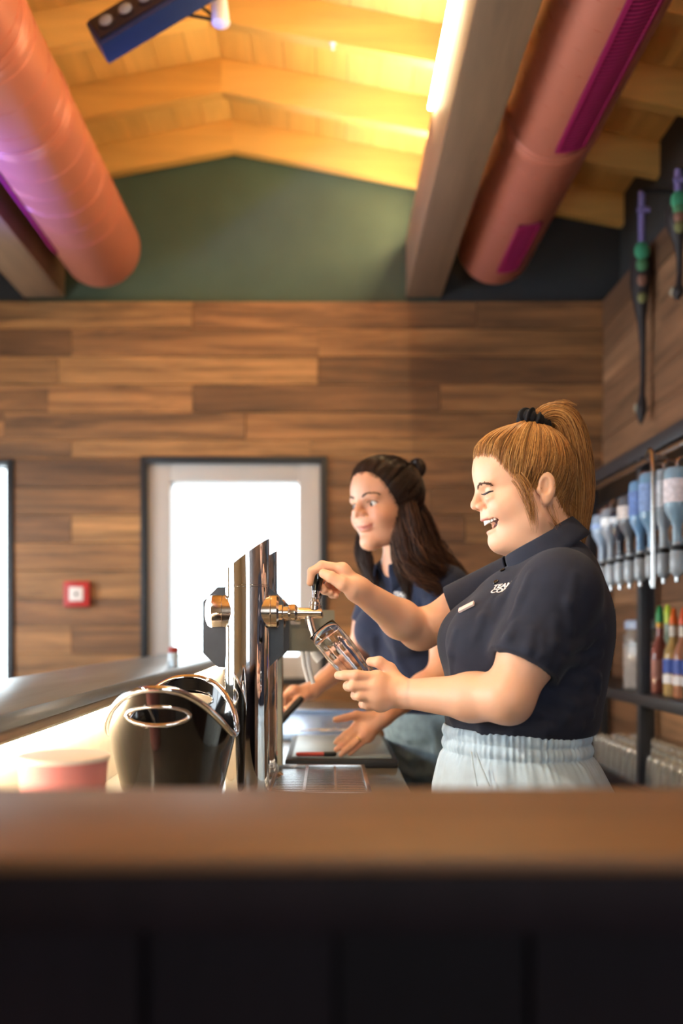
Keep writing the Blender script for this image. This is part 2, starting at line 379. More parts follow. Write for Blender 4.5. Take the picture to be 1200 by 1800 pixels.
# ------------------------------------------------ ducts
def duct_mat(name, c):
    m, nt, b = new_mat(name); b.inputs['Base Color'].default_value = c; b.inputs['Metallic'].default_value = 0.15; b.inputs['Roughness'].default_value = 0.36
    return m
M['duct'] = duct_mat('duct', lin(194, 114, 92)); M['duct_seam'] = mat('duct_seam', lin(120, 66, 50), 0.5)
M['grille'] = mat('grille', lin(150, 22, 82), 0.5, spec=0.4); M['grille_dark'] = mat('grille_dark', lin(90, 8, 48), 0.7)
def duct(cx, cz, R, y0, y1, label, grilles, joints, seam):
    d = empty('air_duct', (cx, y1, cz), label=label, cat='duct')
    prof = [(0.001, y1), (R*0.86, y1), (R*0.95, y1-0.008), (R, y1-0.028)]
    yy = y1-0.03
    prof += [(R, y0)]
    V, F = lathe_geo([(r, y-y1) for r, y in prof], 64, axis=(0, 1, 0))
    link('pipe', pydata(V, F), M['duct'], d); sharp(d.children[-1], 30)
    # lock seam winding around the pipe
    pts = []; n = 900; L = y1-0.5-y0; pitch = seam
    turns = L/pitch
    for i in range(n+1):
        t = i/n; a = 2*PI*turns*t; pts.append((math.cos(a)*(R+0.0005), (y0-y1)+L*t, math.sin(a)*(R+0.0005)))
    V, F = tube_geo(pts, 0.0022, 4); link('lock_seam', pydata(V, F), M['duct'], d)
    for y in joints:
        V, F = lathe_geo([(R+0.001, -0.035), (R+0.005, -0.03), (R+0.005, -0.004), (R+0.001, 0.0), (R+0.0045, 0.004), (R+0.0045, 0.03), (R+0.001, 0.035)], 64, axis=(0, 1, 0), origin=(0, y-y1, 0), cap=False)
        sharp(link('joint_ring', pydata(V, F), M['duct'], d), 25)
    for gy0, gy1, a0, a1 in grilles:      # curved grille let into the pipe, angles from straight down towards +x
        g = None
        def arc(rad, ya, yb, b0, b1, th, k=10):
            V = []; F = []
            for y in (ya, yb):
                for rr in (rad, rad+th):
                    for i in range(k+1):
                        a = -PI/2+b0+(b1-b0)*i/k; V.append((math.cos(a)*rr, y-y1, math.sin(a)*rr))
            n1 = k+1
            for i in range(k):
                F += [(n1+i, n1+i+1, 3*n1+i+1, 3*n1+i), (i, i+1, n1+i+1, n1+i), (2*n1+i, 3*n1+i, 3*n1+i+1, 2*n1+i+1)]
            F += [(0, n1, 3*n1, 2*n1), (k, 2*n1+k, 3*n1+k, n1+k)]
            return pydata(V, F)
        g = link('grille', arc(R+0.0005, gy0, gy1, a0, a1, 0.004), M['grille_dark'], d)
        da = 0.014/R
        for q in (arc(R+0.004, gy0, gy1, a0, a0+da, 0.006, 2), arc(R+0.004, gy0, gy1, a1-da, a1, 0.006, 2), arc(R+0.004, gy0, gy0+0.014, a0, a1, 0.006), arc(R+0.004, gy1-0.014, gy1, a0, a1, 0.006)):
            link('grille_frame', q, M['grille'], g)
        ns = int((gy1-gy0)/0.02)
        for i in range(1, ns):
            y = gy0+(gy1-gy0)*i/ns; link('louvre', arc(R+0.003, y-0.006, y+0.004, a0+da, a1-da, 0.004, 6), M['grille'], g)
    return d
duct(0.822, 3.148, 0.178, -1.5, 4.93, 'copper-red spiral air duct right of the timber beam, magenta grilles underneath', [(4.18, 4.72, -0.12, 0.45), (2.55, 3.53, -0.10, 0.52)], [3.62], 0.115)
duct(-1.118, 3.150, 0.195, -1.5, 4.93, 'salmon-coloured spiral air duct at the left, catching purple light', [(3.75, 4.55, -1.15, -0.62), (1.9, 2.6, -1.15, -0.62)], [3.55, 3.05], 0.16)
# ================================================================ BARS
M['bar_grey'] = wood('bar_grey', [lin(88, 94, 98), lin(98, 104, 106)], (16, 1.2, 16), 0.32, 0.2, 0.12, grain=0.35, coat=0.3)
M['bar_brown'] = wood('bar_brown', [lin(100, 66, 33), lin(106, 70, 36)], (1.2, 14, 14), 0.55, 0.2, 0.12, grain=0.35, coat=0.0)
M['bar_dark'] = wood('bar_dark', [lin(20, 13, 19), lin(24, 16, 22), lin(17, 11, 17)], (20, 20, 1.5), 0.6, 0.2, 0.1, grain=0.3)
M['bar_dark'].node_tree.nodes['Principled BSDF'].inputs['Specular IOR Level'].default_value = 0.12
M['bar_edge'] = wood('bar_edge', [lin(132, 112, 84), lin(120, 100, 76)], (14, 1.2, 40), 0.6, 0.3, 0.4, grain=0.5)
M['panel_white'] = mat('panel_white', lin(214, 200, 178), 0.5, noise=0.05)
M['counter'] = mat('counter', lin(104, 98, 88), 0.28, noise=0.18, nscale=14, coat=0.3)
M['steel'] = mat('steel', lin(190, 190, 190), 0.22, metal=1.0)
M['chrome'] = mat('chrome', lin(225, 225, 228), 0.04, metal=1.0)
M['chrome_soft'] = mat('chrome_soft', lin(225, 215, 205), 0.16, metal=1.0)
M['black_gloss'] = mat('black_gloss', lin(12, 12, 14), 0.12, coat=0.5)
M['black_matte'] = mat('black_matte', lin(26, 26, 28), 0.55)
M['slate'] = mat('slate', lin(52, 54, 60), 0.38, noise=0.08, nscale=60)
M['grey_case'] = mat('grey_case', lin(122, 120, 106), 0.42, noise=0.06, nscale=30)
M['led_white'] = emis('led_white', (1.0, 0.84, 0.62, 1), 90)
M['led_cool'] = emis('led_cool', (1.0, 0.96, 0.92, 1), 5)
BT = 1.15
# guests' bar along the left
lb = empty('side_bar', (-0.66, 0.9, 0), label='long grey wooden guest bar running back along the left towards the window', cat='bar'); O = Vector((0.66, -0.9, 0))
def part(name, lo, hi, m, root, off, bev=0.0): return box(name, Vector(lo)+off, Vector(hi)+off, m, root, bev)
part('bar_top', (-0.82, 0.83, BT-0.028), (-0.489, 4.95, BT), M['bar_grey'], lb, O, 0.004)
part('edge_board', (-0.80, 0.84, BT-0.045), (-0.492, 4.94, BT-0.028), M['bar_edge'], lb, O, 0.003)
part('inner_panel', (-0.522, 0.84, 0.0), (-0.507, 4.90, BT-0.045), M['panel_white'], lb, O)
y = 0.85; i = 0
while y < 4.88:
    e = min(y+0.16, 4.9); part('front_plank', (-0.76-0.004*(i % 2), y+0.001, 0.02), (-0.735, e-0.001, BT-0.045), M['bar_dark'], lb, O); y = e; i += 1
ul = empty('light_strip', (-0.500, 0.9, BT-0.0555), label='bright white light strip under the inner edge of the grey guest bar', cat='light strip')
box('rail', (-0.007, 0, 0.0065), (0.007, 3.85, 0.0105), M['led_rail'], ul); box('diffuser', (-0.006, 0, 0.0), (0.006, 3.85, 0.006), M['led_white'], ul)
# the bar in the foreground
fb = empty('front_bar', (0.1, 0.69, 0), label='dark wooden bar with a brown top right across the foreground', cat='bar'); O = Vector((-0.1, -0.69, 0))
part('bar_top', (-0.82, 0.565, BT-0.010), (1.12, 0.81, BT), M['bar_brown'], fb, O, 0.004); part('edge_band', (-0.82, 0.567, BT-0.045), (1.12, 0.809, BT-0.010), M['bar_dark'], fb, O, 0.002)
x = -0.80; i = 0
while x < 1.09:
    e = min(x+0.115, 1.1); part('front_plank', (x+0.002, 0.60-0.004*(i % 3), 0.02), (e-0.002, 0.625, BT-0.04), M['bar_dark'], fb, O); x = e; i += 1
part('inner_panel', (-0.80, 0.63, 0.0), (1.1, 0.645, BT-0.04), M['bar_dark'], fb, O)
# work counter between the bars
wc = empty('work_counter', (-0.16, 2.6, 0), label='dark stone work counter with the taps, inside the bar', cat='counter'); O = Vector((0.16, -2.6, 0))
CZ = 0.93
part('worktop', (-0.506, 0.82, CZ-0.03), (0.177, 4.75, CZ), M['counter'], wc, O, 0.004)
part('body', (-0.505, 0.84, 0.1), (0.14, 4.72, CZ-0.03), M['slate'], wc, O)
part('plinth', (-0.50, 0.86, 0.0), (0.10, 4.70, 0.1), M['black_matte'], wc, O)
y = 0.86
while y < 4.6:
    dr = part('door', (0.141, y, 0.14), (0.158, y+0.53, CZ-0.05), M['steel'], wc, O, 0.003)
    box('handle', Vector((0.158, y+0.1, CZ-0.10))+O, Vector((0.172, y+0.43, CZ-0.085))+O, M['steel'], dr, 0.003); y += 0.545
# ================================================================ BEER TOWERS
def tower(Y, label, near):
    cx = (434.5-VX)*2.0/FPX; R = 0.0445
    t = empty('beer_tower', (cx, Y, CZ), label=label, cat='beer tower')
    n = 64; zl, zr = 1.392-CZ, 1.458-CZ; ring = 1.363-CZ
    def col(z0, zf, name, rr=R):
        V = []; F = []
        for z in (z0, None):
            for k in range(n):
                a = 2*PI*k/n; x, yy = rr*math.cos(a), rr*math.sin(a)
                V.append((x, yy, z0 if z is not None else zf(x)))
        for k in range(n): F.append((k, (k+1) % n, n+(k+1) % n, n+k))
        F.append(tuple(range(n-1, -1, -1))); F.append(tuple(n+k for k in range(n)))
        return sharp(link(name, pydata(V, F), M['chrome'], t), 30)
    col(0.006, lambda x: ring-0.003, 'column'); col(ring+0.002, lambda x: zl+(zr-zl)*(x+R)/(2*R), 'slanted_cap')
    lathe('groove_ring', [(R*0.96, ring-0.004), (R*1.012, ring-0.002), (R*1.012, ring+0.001), (R*0.96, ring+0.003)], M['chrome'], t, 48)
    lathe('base_flange', [(R*1.5, 0), (R*1.5, 0.006), (R*1.15, 0.014), (R, 0.016)], M['chrome'], t, 48)
    hz = 1.312-CZ
    # cross drum with a lit badge on its left end
    prof = [(0.0325, -0.07), (0.0335, -0.067), (0.0335, -0.05), (0.0322, -0.049), (0.0335, -0.048), (0.0335, 0.047), (0.0322, 0.048), (0.0335, 0.049), (0.0335, 0.06), (0.030, 0.064)]
    lathe('cross_drum', prof, M['chrome_soft'], t, 48, axis=(1, 0, 0), origin=(0, 0, hz), deg=30)
    lathe('badge', [(0.032, -0.0705), (0.0315, -0.074), (0.028, -0.079), (0.018, -0.083), (0.001, -0.0845)], M['led_cool'], t, 40, axis=(1, 0, 0), origin=(0, 0, hz))
    # tap
    tp = lathe('tap_body', [(0.016, 0.062), (0.016, 0.07), (0.0125, 0.072), (0.0125, 0.082), (0.016, 0.083), (0.017, 0.087), (0.017, 0.096), (0.0145, 0.099), (0.0105, 0.101), (0.0098, 0.106), (0.0094, 0.148), (0.007, 0.1505)], M['chrome_soft'], t, 32, axis=(1, 0, 0), origin=(0, 0, hz-0.002), deg=35)
    tube('spout', [(0.122, 0, hz-0.006), (0.123, 0, hz-0.016), (0.128, 0, hz-0.034), (0.137, 0, hz-0.062)], [0.0075, 0.0068, 0.006, 0.0055], M['chrome_soft'], t, 16)
    hx = 0.1345; k = Vector((0.10, 0, 1)).normalized()
    hb = Vector((hx, 0, hz+0.004))
    lathe('handle_socket', [(0.010, 0), (0.0102, 0.008), (0.0088, 0.009), (0.0105, 0.0105), (0.0105, 0.015), (0.0085, 0.0165), (0.0075, 0.021), (0.0095, 0.023)], M['chrome_soft'], t, 28, axis=k, origin=hb, deg=30)
    lathe('handle_ferrule', [(0.006, 0.021), (0.0062, 0.026), (0.0078, 0.036), (0.0082, 0.038)], M['chrome'], t, 28, axis=k, origin=hb)
    lathe('handle_grip', [(0.0082, 0.038), (0.0098, 0.046), (0.0118, 0.058), (0.0122, 0.072), (0.0108, 0.080), (0.006, 0.085), (0.001, 0.086)], M['black_gloss'], t, 28, axis=k, origin=hb)
    # octagonal dark back plate
    w, c = 0.083, 0.03; zc = 1.2806-CZ
    poly = [(-w+c, -w), (w-c, -w), (w, -w+c), (w, w-c), (w-c, w), (-w+c, w), (-w, w-c), (-w, -w+c)]
    pl = prism('back_plate', [(x-0.013, z+zc) for x, z in poly], 0.058, 0.066, M['slate'], t)
    prism('stay', [(-0.02, zc+0.02), (0.02, zc+0.02), (0.02, zc+0.05), (-0.02, zc+0.05)], 0.03, 0.06, M['black_matte'], t)
    return t
tw1 = tower(2.0, 'chrome beer tower with a slanted top, its black tap lever held by a hand', True)
tw2 = tower(2.31, 'second chrome beer tower standing directly behind the first', False)
# grey drinks dispenser behind the towers
g = empty('drinks_dispenser', (-0.10, 2.47, CZ), label='grey boxy drinks dispenser with pale nozzles behind the beer tap', cat='dispenser'); O = Vector((0.10, -2.47, -CZ))
g1 = prism('head', [(q[0]+0.10, q[1]-CZ) for q in [(-0.125, 1.222), (0.012, 1.222), (0.012, 1.318), (-0.06, 1.318), (-0.125, 1.318)]], -0.06, 0.06, M['grey_case'], g)
part('lid', (-0.055, 2.407, 1.281), (0.016, 2.533, 1.322), M['grey_case'], g, O, 0.002)
part('front_panel', (-0.105, 2.405, 1.226), (-0.092, 2.415, 1.276), M['grey_case'], g, O, 0.001)
part('front_panel', (-0.088, 2.405, 1.226), (0.008, 2.415, 1.276), M['grey_case'], g, O, 0.001)
part('column', (-0.135, 2.44, CZ), (-0.112, 2.50, 1.318), M['grey_case'], g, O, 0.003)
part('clip', (-0.09, 2.402, 1.287), (-0.066, 2.41, 1.307), M['white_frame'], g, O, 0.003)
M['nozzle'] = mat('nozzle', lin(236, 236, 236), 0.3)
for nx, l in ((-0.062, 0.075), (-0.05, 0.08), (-0.032, 0.022)):
    q = tube('nozzle', [Vector((nx, 2.45, 1.222))+O, Vector((nx+0.004, 2.45, 1.222-l*0.5))+O, Vector((nx+0.014, 2.45, 1.222-l))+O], 0.0055 if l > 0.05 else 0.012, M['nozzle'], g, 14)
# ================================================================ THINGS ON THE COUNTER
# champagne bowl: oval, rim rising at both ends, with an oval hand hole in each end
cb = empty('champagne_bowl', (-0.268, 1.742, CZ), label='glossy black oval champagne bowl with bright rim and hand holes', cat='bowl')
nt_, nz_ = 160, 60; V = []; F = []
def bowl_pt(t, s, grow=0.0):
    rim = 1.094+0.090*abs(math.cos(t))**1.6-CZ
    k = s**0.72
    rx = (0.060+(0.106-0.060)*k)+grow; ry = (0.12+(0.190-0.12)*k)+grow
    e = 0.85
    sx = math.copysign(abs(math.sin(t))**e, math.sin(t)); cy = math.copysign(abs(math.cos(t))**e, math.cos(t))
    return Vector((rx*sx, -ry*cy, 0.006+(rim-0.006)*s))
holes = []
for i in range(nz_+1):
    for k in range(nt_): V.append(bowl_pt(2*PI*k/nt_, i/nz_))
def in_hole(p): return (p.x/0.050)**2+((p.z-(1.141-CZ))/0.0150)**2 < 1 and abs(p.y) > 0.1
for i in range(nz_):
    for k in range(nt_):
        a, b, c, d = i*nt_+k, i*nt_+(k+1) % nt_, (i+1)*nt_+(k+1) % nt_, (i+1)*nt_+k
        if in_hole((V[a]+V[b]+V[c]+V[d])/4): continue
        F.append((a, b, c, d))
F.append(tuple(range(nt_-1, -1, -1)))
o = link('shell', pydata(V, F, True), M['black_gloss'], cb); sm = o.modifiers.new('s', 'SOLIDIFY'); sm.thickness = 0.004; sm.offset = -1
rim = [bowl_pt(2*PI*k/120, 1.0) for k in range(121)]
Vv, Ff = tube_geo(rim, 0.0058, 10, False); link('rim', pydata(Vv, Ff, True), M['chrome'], cb)
for s in (0, PI):
    pts = []
    for k in range(49):
        a = 2*PI*k/48; xx = 0.050*math.cos(a); zz = 1.141-CZ+0.0150*math.sin(a)
        # find the shell point with this x and z
        t = math.asin(max(-1, min(1, math.copysign((abs(xx)/0.102)**(1/0.85), xx))))
        best = None
        for it in range(8):
            rimz = 1.094+0.090*abs(math.cos(t))**1.6-CZ; sv = (zz-0.006)/(rimz-0.006); p = bowl_pt(t, min(sv, 1)); rx = abs(p.x)/max(1e-6, abs(math.sin(t))**0.85) if abs(math.sin(t)) > 1e-4 else 0.11
            t = math.asin(max(-1, min(1, math.copysign((abs(xx)/rx)**(1/0.85), xx))))
        p = bowl_pt(t, min(sv, 1)); 
        if s: p = Vector((p.x, -p.y, p.z))
        pts.append(p)
    Vv, Ff = tube_geo(pts, 0.0032, 8, False); link('hand_hole_rim', pydata(Vv, Ff, True), M['chrome'], cb)
# pinkish plastic tub in the glare of the strip light
M['pink'] = mat('pink', lin(236, 150, 150), 0.4, sss=0.3)
tb = empty('plastic_tub', (-0.345, 1.30, CZ), label='pale pink plastic tub in the glare under the guest bar', cat='tub')
lathe('cup', [(0.042, 0.0), (0.044, 0.004), (0.056, 0.16), (0.0575, 0.182), (0.0545, 0.182), (0.053, 0.16), (0.041, 0.008), (0.001, 0.008)], M['pink'], tb, 40)
lathe('rim', [(0.0555, 0.176), (0.0595, 0.178), (0.060, 0.183), (0.0555, 0.185)], mat('tub_rim', lin(240, 226, 220), 0.4), tb, 40)
# shaker on the guest bar
sk = empty('spice_shaker', (-0.512, 3.30, BT), label='small glass shaker with a red lid on the guest bar', cat='shaker')
M['jar'] = mat('jar', lin(214, 228, 238), 0.08, trans=0.4)
lathe('jar', [(0.016, 0), (0.018, 0.003), (0.018, 0.04), (0.015, 0.048)], M['jar'], sk, 24)
lathe('lid', [(0.0165, 0.047), (0.0175, 0.049), (0.0175, 0.062), (0.014, 0.065), (0.001, 0.0655)], mat('red_lid', lin(150, 52, 40), 0.4), sk, 24)
# drip tray
dt = empty('drip_tray', (-0.018, 2.22, CZ), label='steel drip tray with slotted grid on the counter beside the towers', cat='drip tray')
for lo, hi in (((-0.108, -0.2, 0), (0.108, -0.19, 0.016)), ((-0.108, 0.20, 0), (0.108, 0.21, 0.016)), ((-0.108, -0.19, 0), (-0.098, 0.20, 0.016)), ((0.098, -0.19, 0), (0.108, 0.20, 0.016))):
    box('edge', lo, hi, M['steel'], dt, 0.002)
box('pan', (-0.098, -0.19, 0), (0.098, 0.20, 0.003), M['steel'], dt)
box('divider', (-0.035, -0.19, 0.003), (-0.028, 0.20, 0.014), M['steel'], dt); box('divider', (0.032, -0.19, 0.003), (0.037, 0.20, 0.014), M['steel'], dt)
for i in range(16):
    y = -0.175+0.0235*i
    for a, b in ((-0.096, -0.036), (-0.027, 0.031), (0.038, 0.096)): piece('slat', (a, y, 0.006), (b, y+0.011, 0.010), CACHE, M['steel'], dt)
# black serving board under the far woman's hand, glossy steel top behind it
sb = empty('serving_board', (0.035, 2.74, CZ), label='dark grey flat board with black edge under the spread hand', cat='board')
M['board_top'] = mat('board_top', lin(118, 126, 126), 0.35, noise=0.12, nscale=18)
box('slab', (-0.142, -0.27, 0.0), (0.14, 0.27, 0.022), M['black_matte'], sb, 0.006); box('inlay', (-0.125, -0.245, 0.0215), (0.125, 0.25, 0.026), M['board_top'], sb, 0.002)
M['red_mark'] = mat('red_mark', lin(190, 70, 60), 0.5)
pn = empty('marker_pen', (-0.03, 2.50, CZ+0.032), label='slim red pen lying on the front of the dark board', cat='pen')
lathe('barrel', [(0.004, -0.05), (0.0055, -0.045), (0.0055, 0.04), (0.003, 0.05)], M['red_mark'], pn, 16, axis=(1, 0.05, 0)); lathe('cap', [(0.006, 0.02), (0.006, 0.048), (0.003, 0.052)], M['black_matte'], pn, 16, axis=(1, 0.05, 0))
tt = empty('glass_washer_tray', (-0.02, 3.45, CZ), label='bluish glossy steel tray at the far end of the counter', cat='tray')
M['blue_steel'] = mat('blue_steel', lin(130, 160, 205), 0.25, metal=0.5)
box('base', (-0.16, -0.38, 0.0), (0.17, 0.38, 0.02), M['blue_steel'], tt, 0.006)
for lo, hi in (((-0.16, -0.38, 0.02), (-0.15, 0.38, 0.035)), ((0.16, -0.38, 0.02), (0.17, 0.38, 0.035)), ((-0.15, 0.37, 0.02), (0.16, 0.38, 0.035))): box('lip', lo, hi, M['blue_steel'], tt, 0.003)
for i, (x, y) in enumerate(((-0.03, 3.13), (0.035, 3.12))):
    q = empty('steel_spoon', (x, y, CZ+0.026), label='steel bar spoon on the bluish tray, '+('nearer the towers' if i == 0 else 'nearer the hand'), cat='spoon')
    tube('stem', [(-0.06, 0, 0), (0.04, 0.004, 0.003)], 0.003, M['steel'], q, 8)
    lathe('bowl', [(0.001, 0.0), (0.008, 0.002), (0.011, 0.006), (0.0115, 0.008), (0.010, 0.007), (0.001, 0.003)], M['steel'], q, 16, origin=(0.05, 0.004, 0.0))
# fire alarm box on the gable wall
fa = empty('fire_alarm', (-1.278, WY-0.008, 1.45), label='small red fire alarm box on the plank wall left of the window', cat='alarm')
box('case', (-0.066, -0.035, -0.066), (0.066, 0.0, 0.066), mat('alarm_red', lin(176, 40, 36), 0.4), fa, 0.008)
box('call_plate', (-0.036, -0.039, -0.036), (0.036, -0.034, 0.036), mat('alarm_white', lin(226, 214, 208), 0.4), fa, 0.002)
bm = bmesh.new(); bmesh.ops.create_circle(bm, cap_ends=True, radius=0.009, segments=20, matrix=Matrix.Translation((0, -0.0395, 0)) @ Matrix.Rotation(PI/2, 4, 'X'))
link('button', bm_mesh(bm), M['black_matte'], fa)
# ================================================================ STAGE LIGHT BAR UNDER THE RAFTERS
sl = empty('stage_light_bar', P(276, -8, 3.3), label='dark blue stage light bar with round lenses hanging under the rafters', cat='stage light')
sl.rotation_euler = (math.radians(-18), math.radians(-31), 0)
M['navy'] = mat('navy', lin(28, 44, 92), 0.35); M['lens'] = mat('lens', lin(150, 160, 190), 0.1, trans=0.3); M['face_dark'] = mat('face_dark', lin(34, 26, 40), 0.4)
box('housing', (-0.25, -0.005, -0.065), (0.25, 0.075, 0.055), M['navy'], sl, 0.008)
box('face', (-0.238, -0.012, -0.045), (0.238, -0.004, 0.048), M['face_dark'], sl, 0.002)
for i in range(6):
    ln = lathe('lens', [(0.026, 0), (0.027, 0.004), (0.022, 0.008), (0.012, 0.012), (0.001, 0.0135)], M['lens'], sl, 24, axis=(0, -1, 0), origin=(-0.19+0.075*i, -0.011, 0.003))
    lathe('bezel', [(0.026, 0.0), (0.031, 0.001), (0.031, 0.006), (0.027, 0.007)], M['face_dark'], ln, 24, axis=(0, -1, 0), origin=(-0.19+0.075*i, -0.011, 0.003))
br = empty('lamp_bracket', P(388, 40, 3.5), label='white tubular hanging bracket beside the stage light bar', cat='bracket')
M['white_tube'] = mat('white_tube', lin(225, 218, 222), 0.35)
tube('arm', [(0, 0, 0), (-0.006, 0, 0.06), (-0.03, 0, 0.3), (-0.04, 0, 0.56)], [0.031, 0.030, 0.028, 0.028], M['white_tube'], br, 20)
lathe('end_cap', [(0.001, -0.014), (0.02, -0.012), (0.031, -0.004), (0.032, 0.004)], M['white_tube'], br, 20)
tube('stay_rod', [(-0.02, 0, 0.01), (-0.19, -0.05, 0.012)], 0.006, M['black_matte'], br, 10)
tube('stay_rod', [(-0.02, 0, 0.02), (-0.12, -0.04, 0.07)], 0.006, M['black_matte'], br, 10)
lathe('knob', [(0.001, -0.02), (0.016, -0.016), (0.022, 0), (0.016, 0.016), (0.001, 0.02)], M['steel'], br, 20, axis=(1, 0, 0), origin=(-0.195, -0.05, 0.004))
# small screw lamp on a rafter
hk = empty('ceiling_hook', (0.02, RY[2]-0.02, roof_z(0.02)-0.001), label='tiny bright hook under a right-hand rafter', cat='hook')
lathe('plate', [(0.012, 0.0), (0.012, -0.004), (0.005, -0.006), (0.004, -0.02), (0.007, -0.024), (0.001, -0.028)], M['white_tube'], hk, 16)
# purple stage spot out to the left
ps = empty('stage_spot', (-1.78, 3.5, 2.42), label='black stage spot on the left wall, out of the picture', cat='stage light')
aim = (Vector((-1.27, 3.7, 3.0))-Vector((-1.78, 3.5, 2.42))).normalized()
lathe('can', [(0.05, -0.16), (0.07, -0.14), (0.075, 0.0), (0.068, 0.0), (0.06, -0.12), (0.001, -0.12)], M['black_matte'], ps, 28, axis=aim)
tube('arm', [(0, 0, -0.07), (-0.2, -0.02, -0.1), (-0.68, -0.02, -0.1)], 0.012, M['black_matte'], ps)
_l = spot('purple_spot_light', Vector((-1.78, 3.5, 2.42))+aim*0.005, (-1.27, 3.7, 3.0), 105, (0.07, 0.09, 1.0), 84, 0.9, 0.05)
# ================================================================ SHELF ON THE RIGHT
SX0, SX1 = 1.10, 1.385
M['rack'] = mat('rack', lin(38, 40, 46), 0.45)
sh = empty('bar_shelf', (1.24, 3.9, 0), label='black metal shelf along the right plank wall, filled with bottles and glasses', cat='shelf'); O = Vector((-1.24, -3.9, 0))
for y in (2.83, 3.53, 4.23, 4.93):
    part('post', (SX0, y-0.022, 0), (SX0+0.04, y+0.022, 1.90), M['rack'], sh, O, 0.003); part('post', (SX1-0.035, y-0.02, 0), (SX1, y+0.02, 1.90), M['rack'], sh, O, 0.003)
part('top_rail', (SX0-0.004, 2.4, 1.875), (SX0+0.044, 4.98, 1.925), M['rack'], sh, O, 0.004); part('top_rail', (SX1-0.04, 2.4, 1.875), (SX1, 4.98, 1.915), M['rack'], sh, O, 0.004)
part('top_board', (SX0+0.04, 2.4, 1.885), (SX1-0.04, 4.97, 1.905), M['rack'], sh, O)
S1, S2 = 1.045, 0.715
part('shelf_board', (SX0-0.006, 2.4, S1-0.04), (SX1, 4.97, S1), M['rack'], sh, O, 0.003); part('shelf_board', (SX0-0.006, 2.4, S2-0.04), (SX1, 4.97, S2), M['rack'], sh, O, 0.003)
part('shelf_board', (SX0-0.006, 2.4, 0.26), (SX1, 4.97, 0.30), M['rack'], sh, O, 0.003)
OPZ = 1.43
part('dispenser_rail', (SX0-0.014, 2.4, 1.525), (SX0-0.004, 4.2, 1.555), M['rack'], sh, O, 0.002)
part('dispenser_rail', (SX0-0.014, 2.4, 1.84), (SX0-0.004, 4.2, 1.858), M['steel'], sh, O, 0.002)
# upside-down spirit bottles in dispensers
def glass_mat(name, c, rough=0.06, tr=0.75): return mat(name, c, rough, trans=tr, ior=1.45, spec=0.6)
spir = [('pale blue glass', lin(178, 214, 236), lin(228, 220, 226)), ('clear glass', lin(214, 228, 238), lin(222, 226, 232)), ('light blue glass', lin(150, 198, 236), lin(120, 150, 200)), ('sky-blue glass', lin(140, 190, 236), lin(90, 120, 180)),
        ('smoky glass', lin(120, 124, 132), lin(206, 196, 190)), ('dark glass', lin(60, 66, 84), lin(200, 206, 214)), ('greyish glass', lin(176, 186, 200), lin(236, 240, 244)), ('milky blue glass', lin(190, 214, 240), lin(150, 176, 220))]
labs = ['first (nearest) in the dispenser row', 'second in the dispenser row', 'third in the dispenser row', 'fourth in the dispenser row', 'fifth in the dispenser row', 'sixth in the dispenser row', 'seventh in the dispenser row', 'eighth (farthest) in the dispenser row']
for i, (nm, gc, lc) in enumerate(spir):
    y = 2.96+0.115*i; hgt = [0.225, 0.235, 0.245, 0.235, 0.20, 0.165, 0.185, 0.175][i]; rr = [0.038, 0.036, 0.04, 0.038, 0.042, 0.036, 0.036, 0.04][i]
    b = empty('spirit_bottle', (SX0-0.062, y, OPZ), label='upside-down %s spirit bottle, %s' % (nm, labs[i]), cat='bottle', group='upside-down bottles in the dispenser row')
    gm = glass_mat('spirit_%d' % i, gc, 0.08, 0.45)
    zb = 0.10; prof = [(0.013, zb), (0.014, zb+0.05), (0.018, zb+0.065), (rr*0.9, zb+0.095), (rr, zb+0.115), (rr, zb+hgt-0.02), (rr*0.93, zb+hgt-0.006), (rr*0.75, zb+hgt), (0.001, zb+hgt-0.008)]
    lathe('glass', prof, gm, b, 24)
    V, F = lathe_geo([(rr+0.0008, zb+0.12), (rr+0.0008, max(zb+0.14, zb+hgt-0.035))], 24, cap=False); link('paper_label', pydata(V, F, True), mat('spirit_label_%d' % i, lc, 0.6, noise=0.2, nscale=70), b)
    ds = lathe('dispenser', [(0.006, 0.0), (0.010, 0.004), (0.019, 0.012), (0.021, 0.02), (0.021, 0.075), (0.016, 0.085), (0.014, 0.105)], M['jar'], b, 20)
    lathe('collar', [(0.0165, 0.078), (0.0225, 0.08), (0.0225, 0.092), (0.0165, 0.095)], M['black_matte'], ds, 20)
    lathe('tap_end', [(0.004, -0.016), (0.0075, -0.014), (0.0075, 0.004), (0.004, 0.005)], M['steel'], ds, 16)
    tube('bracket', [(0.05, 0, 0.11), (0.02, 0, 0.11)], 0.006, M['steel'], b, 8)
    tube('bottle_hook', [(0.05, 0, zb+hgt+0.03), (0.01, 0, zb+hgt+0.03), (0.0, 0, zb+hgt+0.018), (0.0, 0, zb+hgt-0.006)], 0.006, M['steel'], b, 8)
# bent steel tube at the near end of the rail
tube('steel_hook_rail', [(SX0-0.01, 3.20, 1.825), (SX0-0.08, 3.19, 1.825), (SX0-0.11, 3.06, 1.825), (SX0-0.112, 3.03, 1.81), (SX0-0.112, 3.02, 1.75), (SX0-0.112, 3.02, 1.40)], 0.009, M['steel'], None, 12, label='bent steel tube in front of the upside-down bottles', cat='tube')
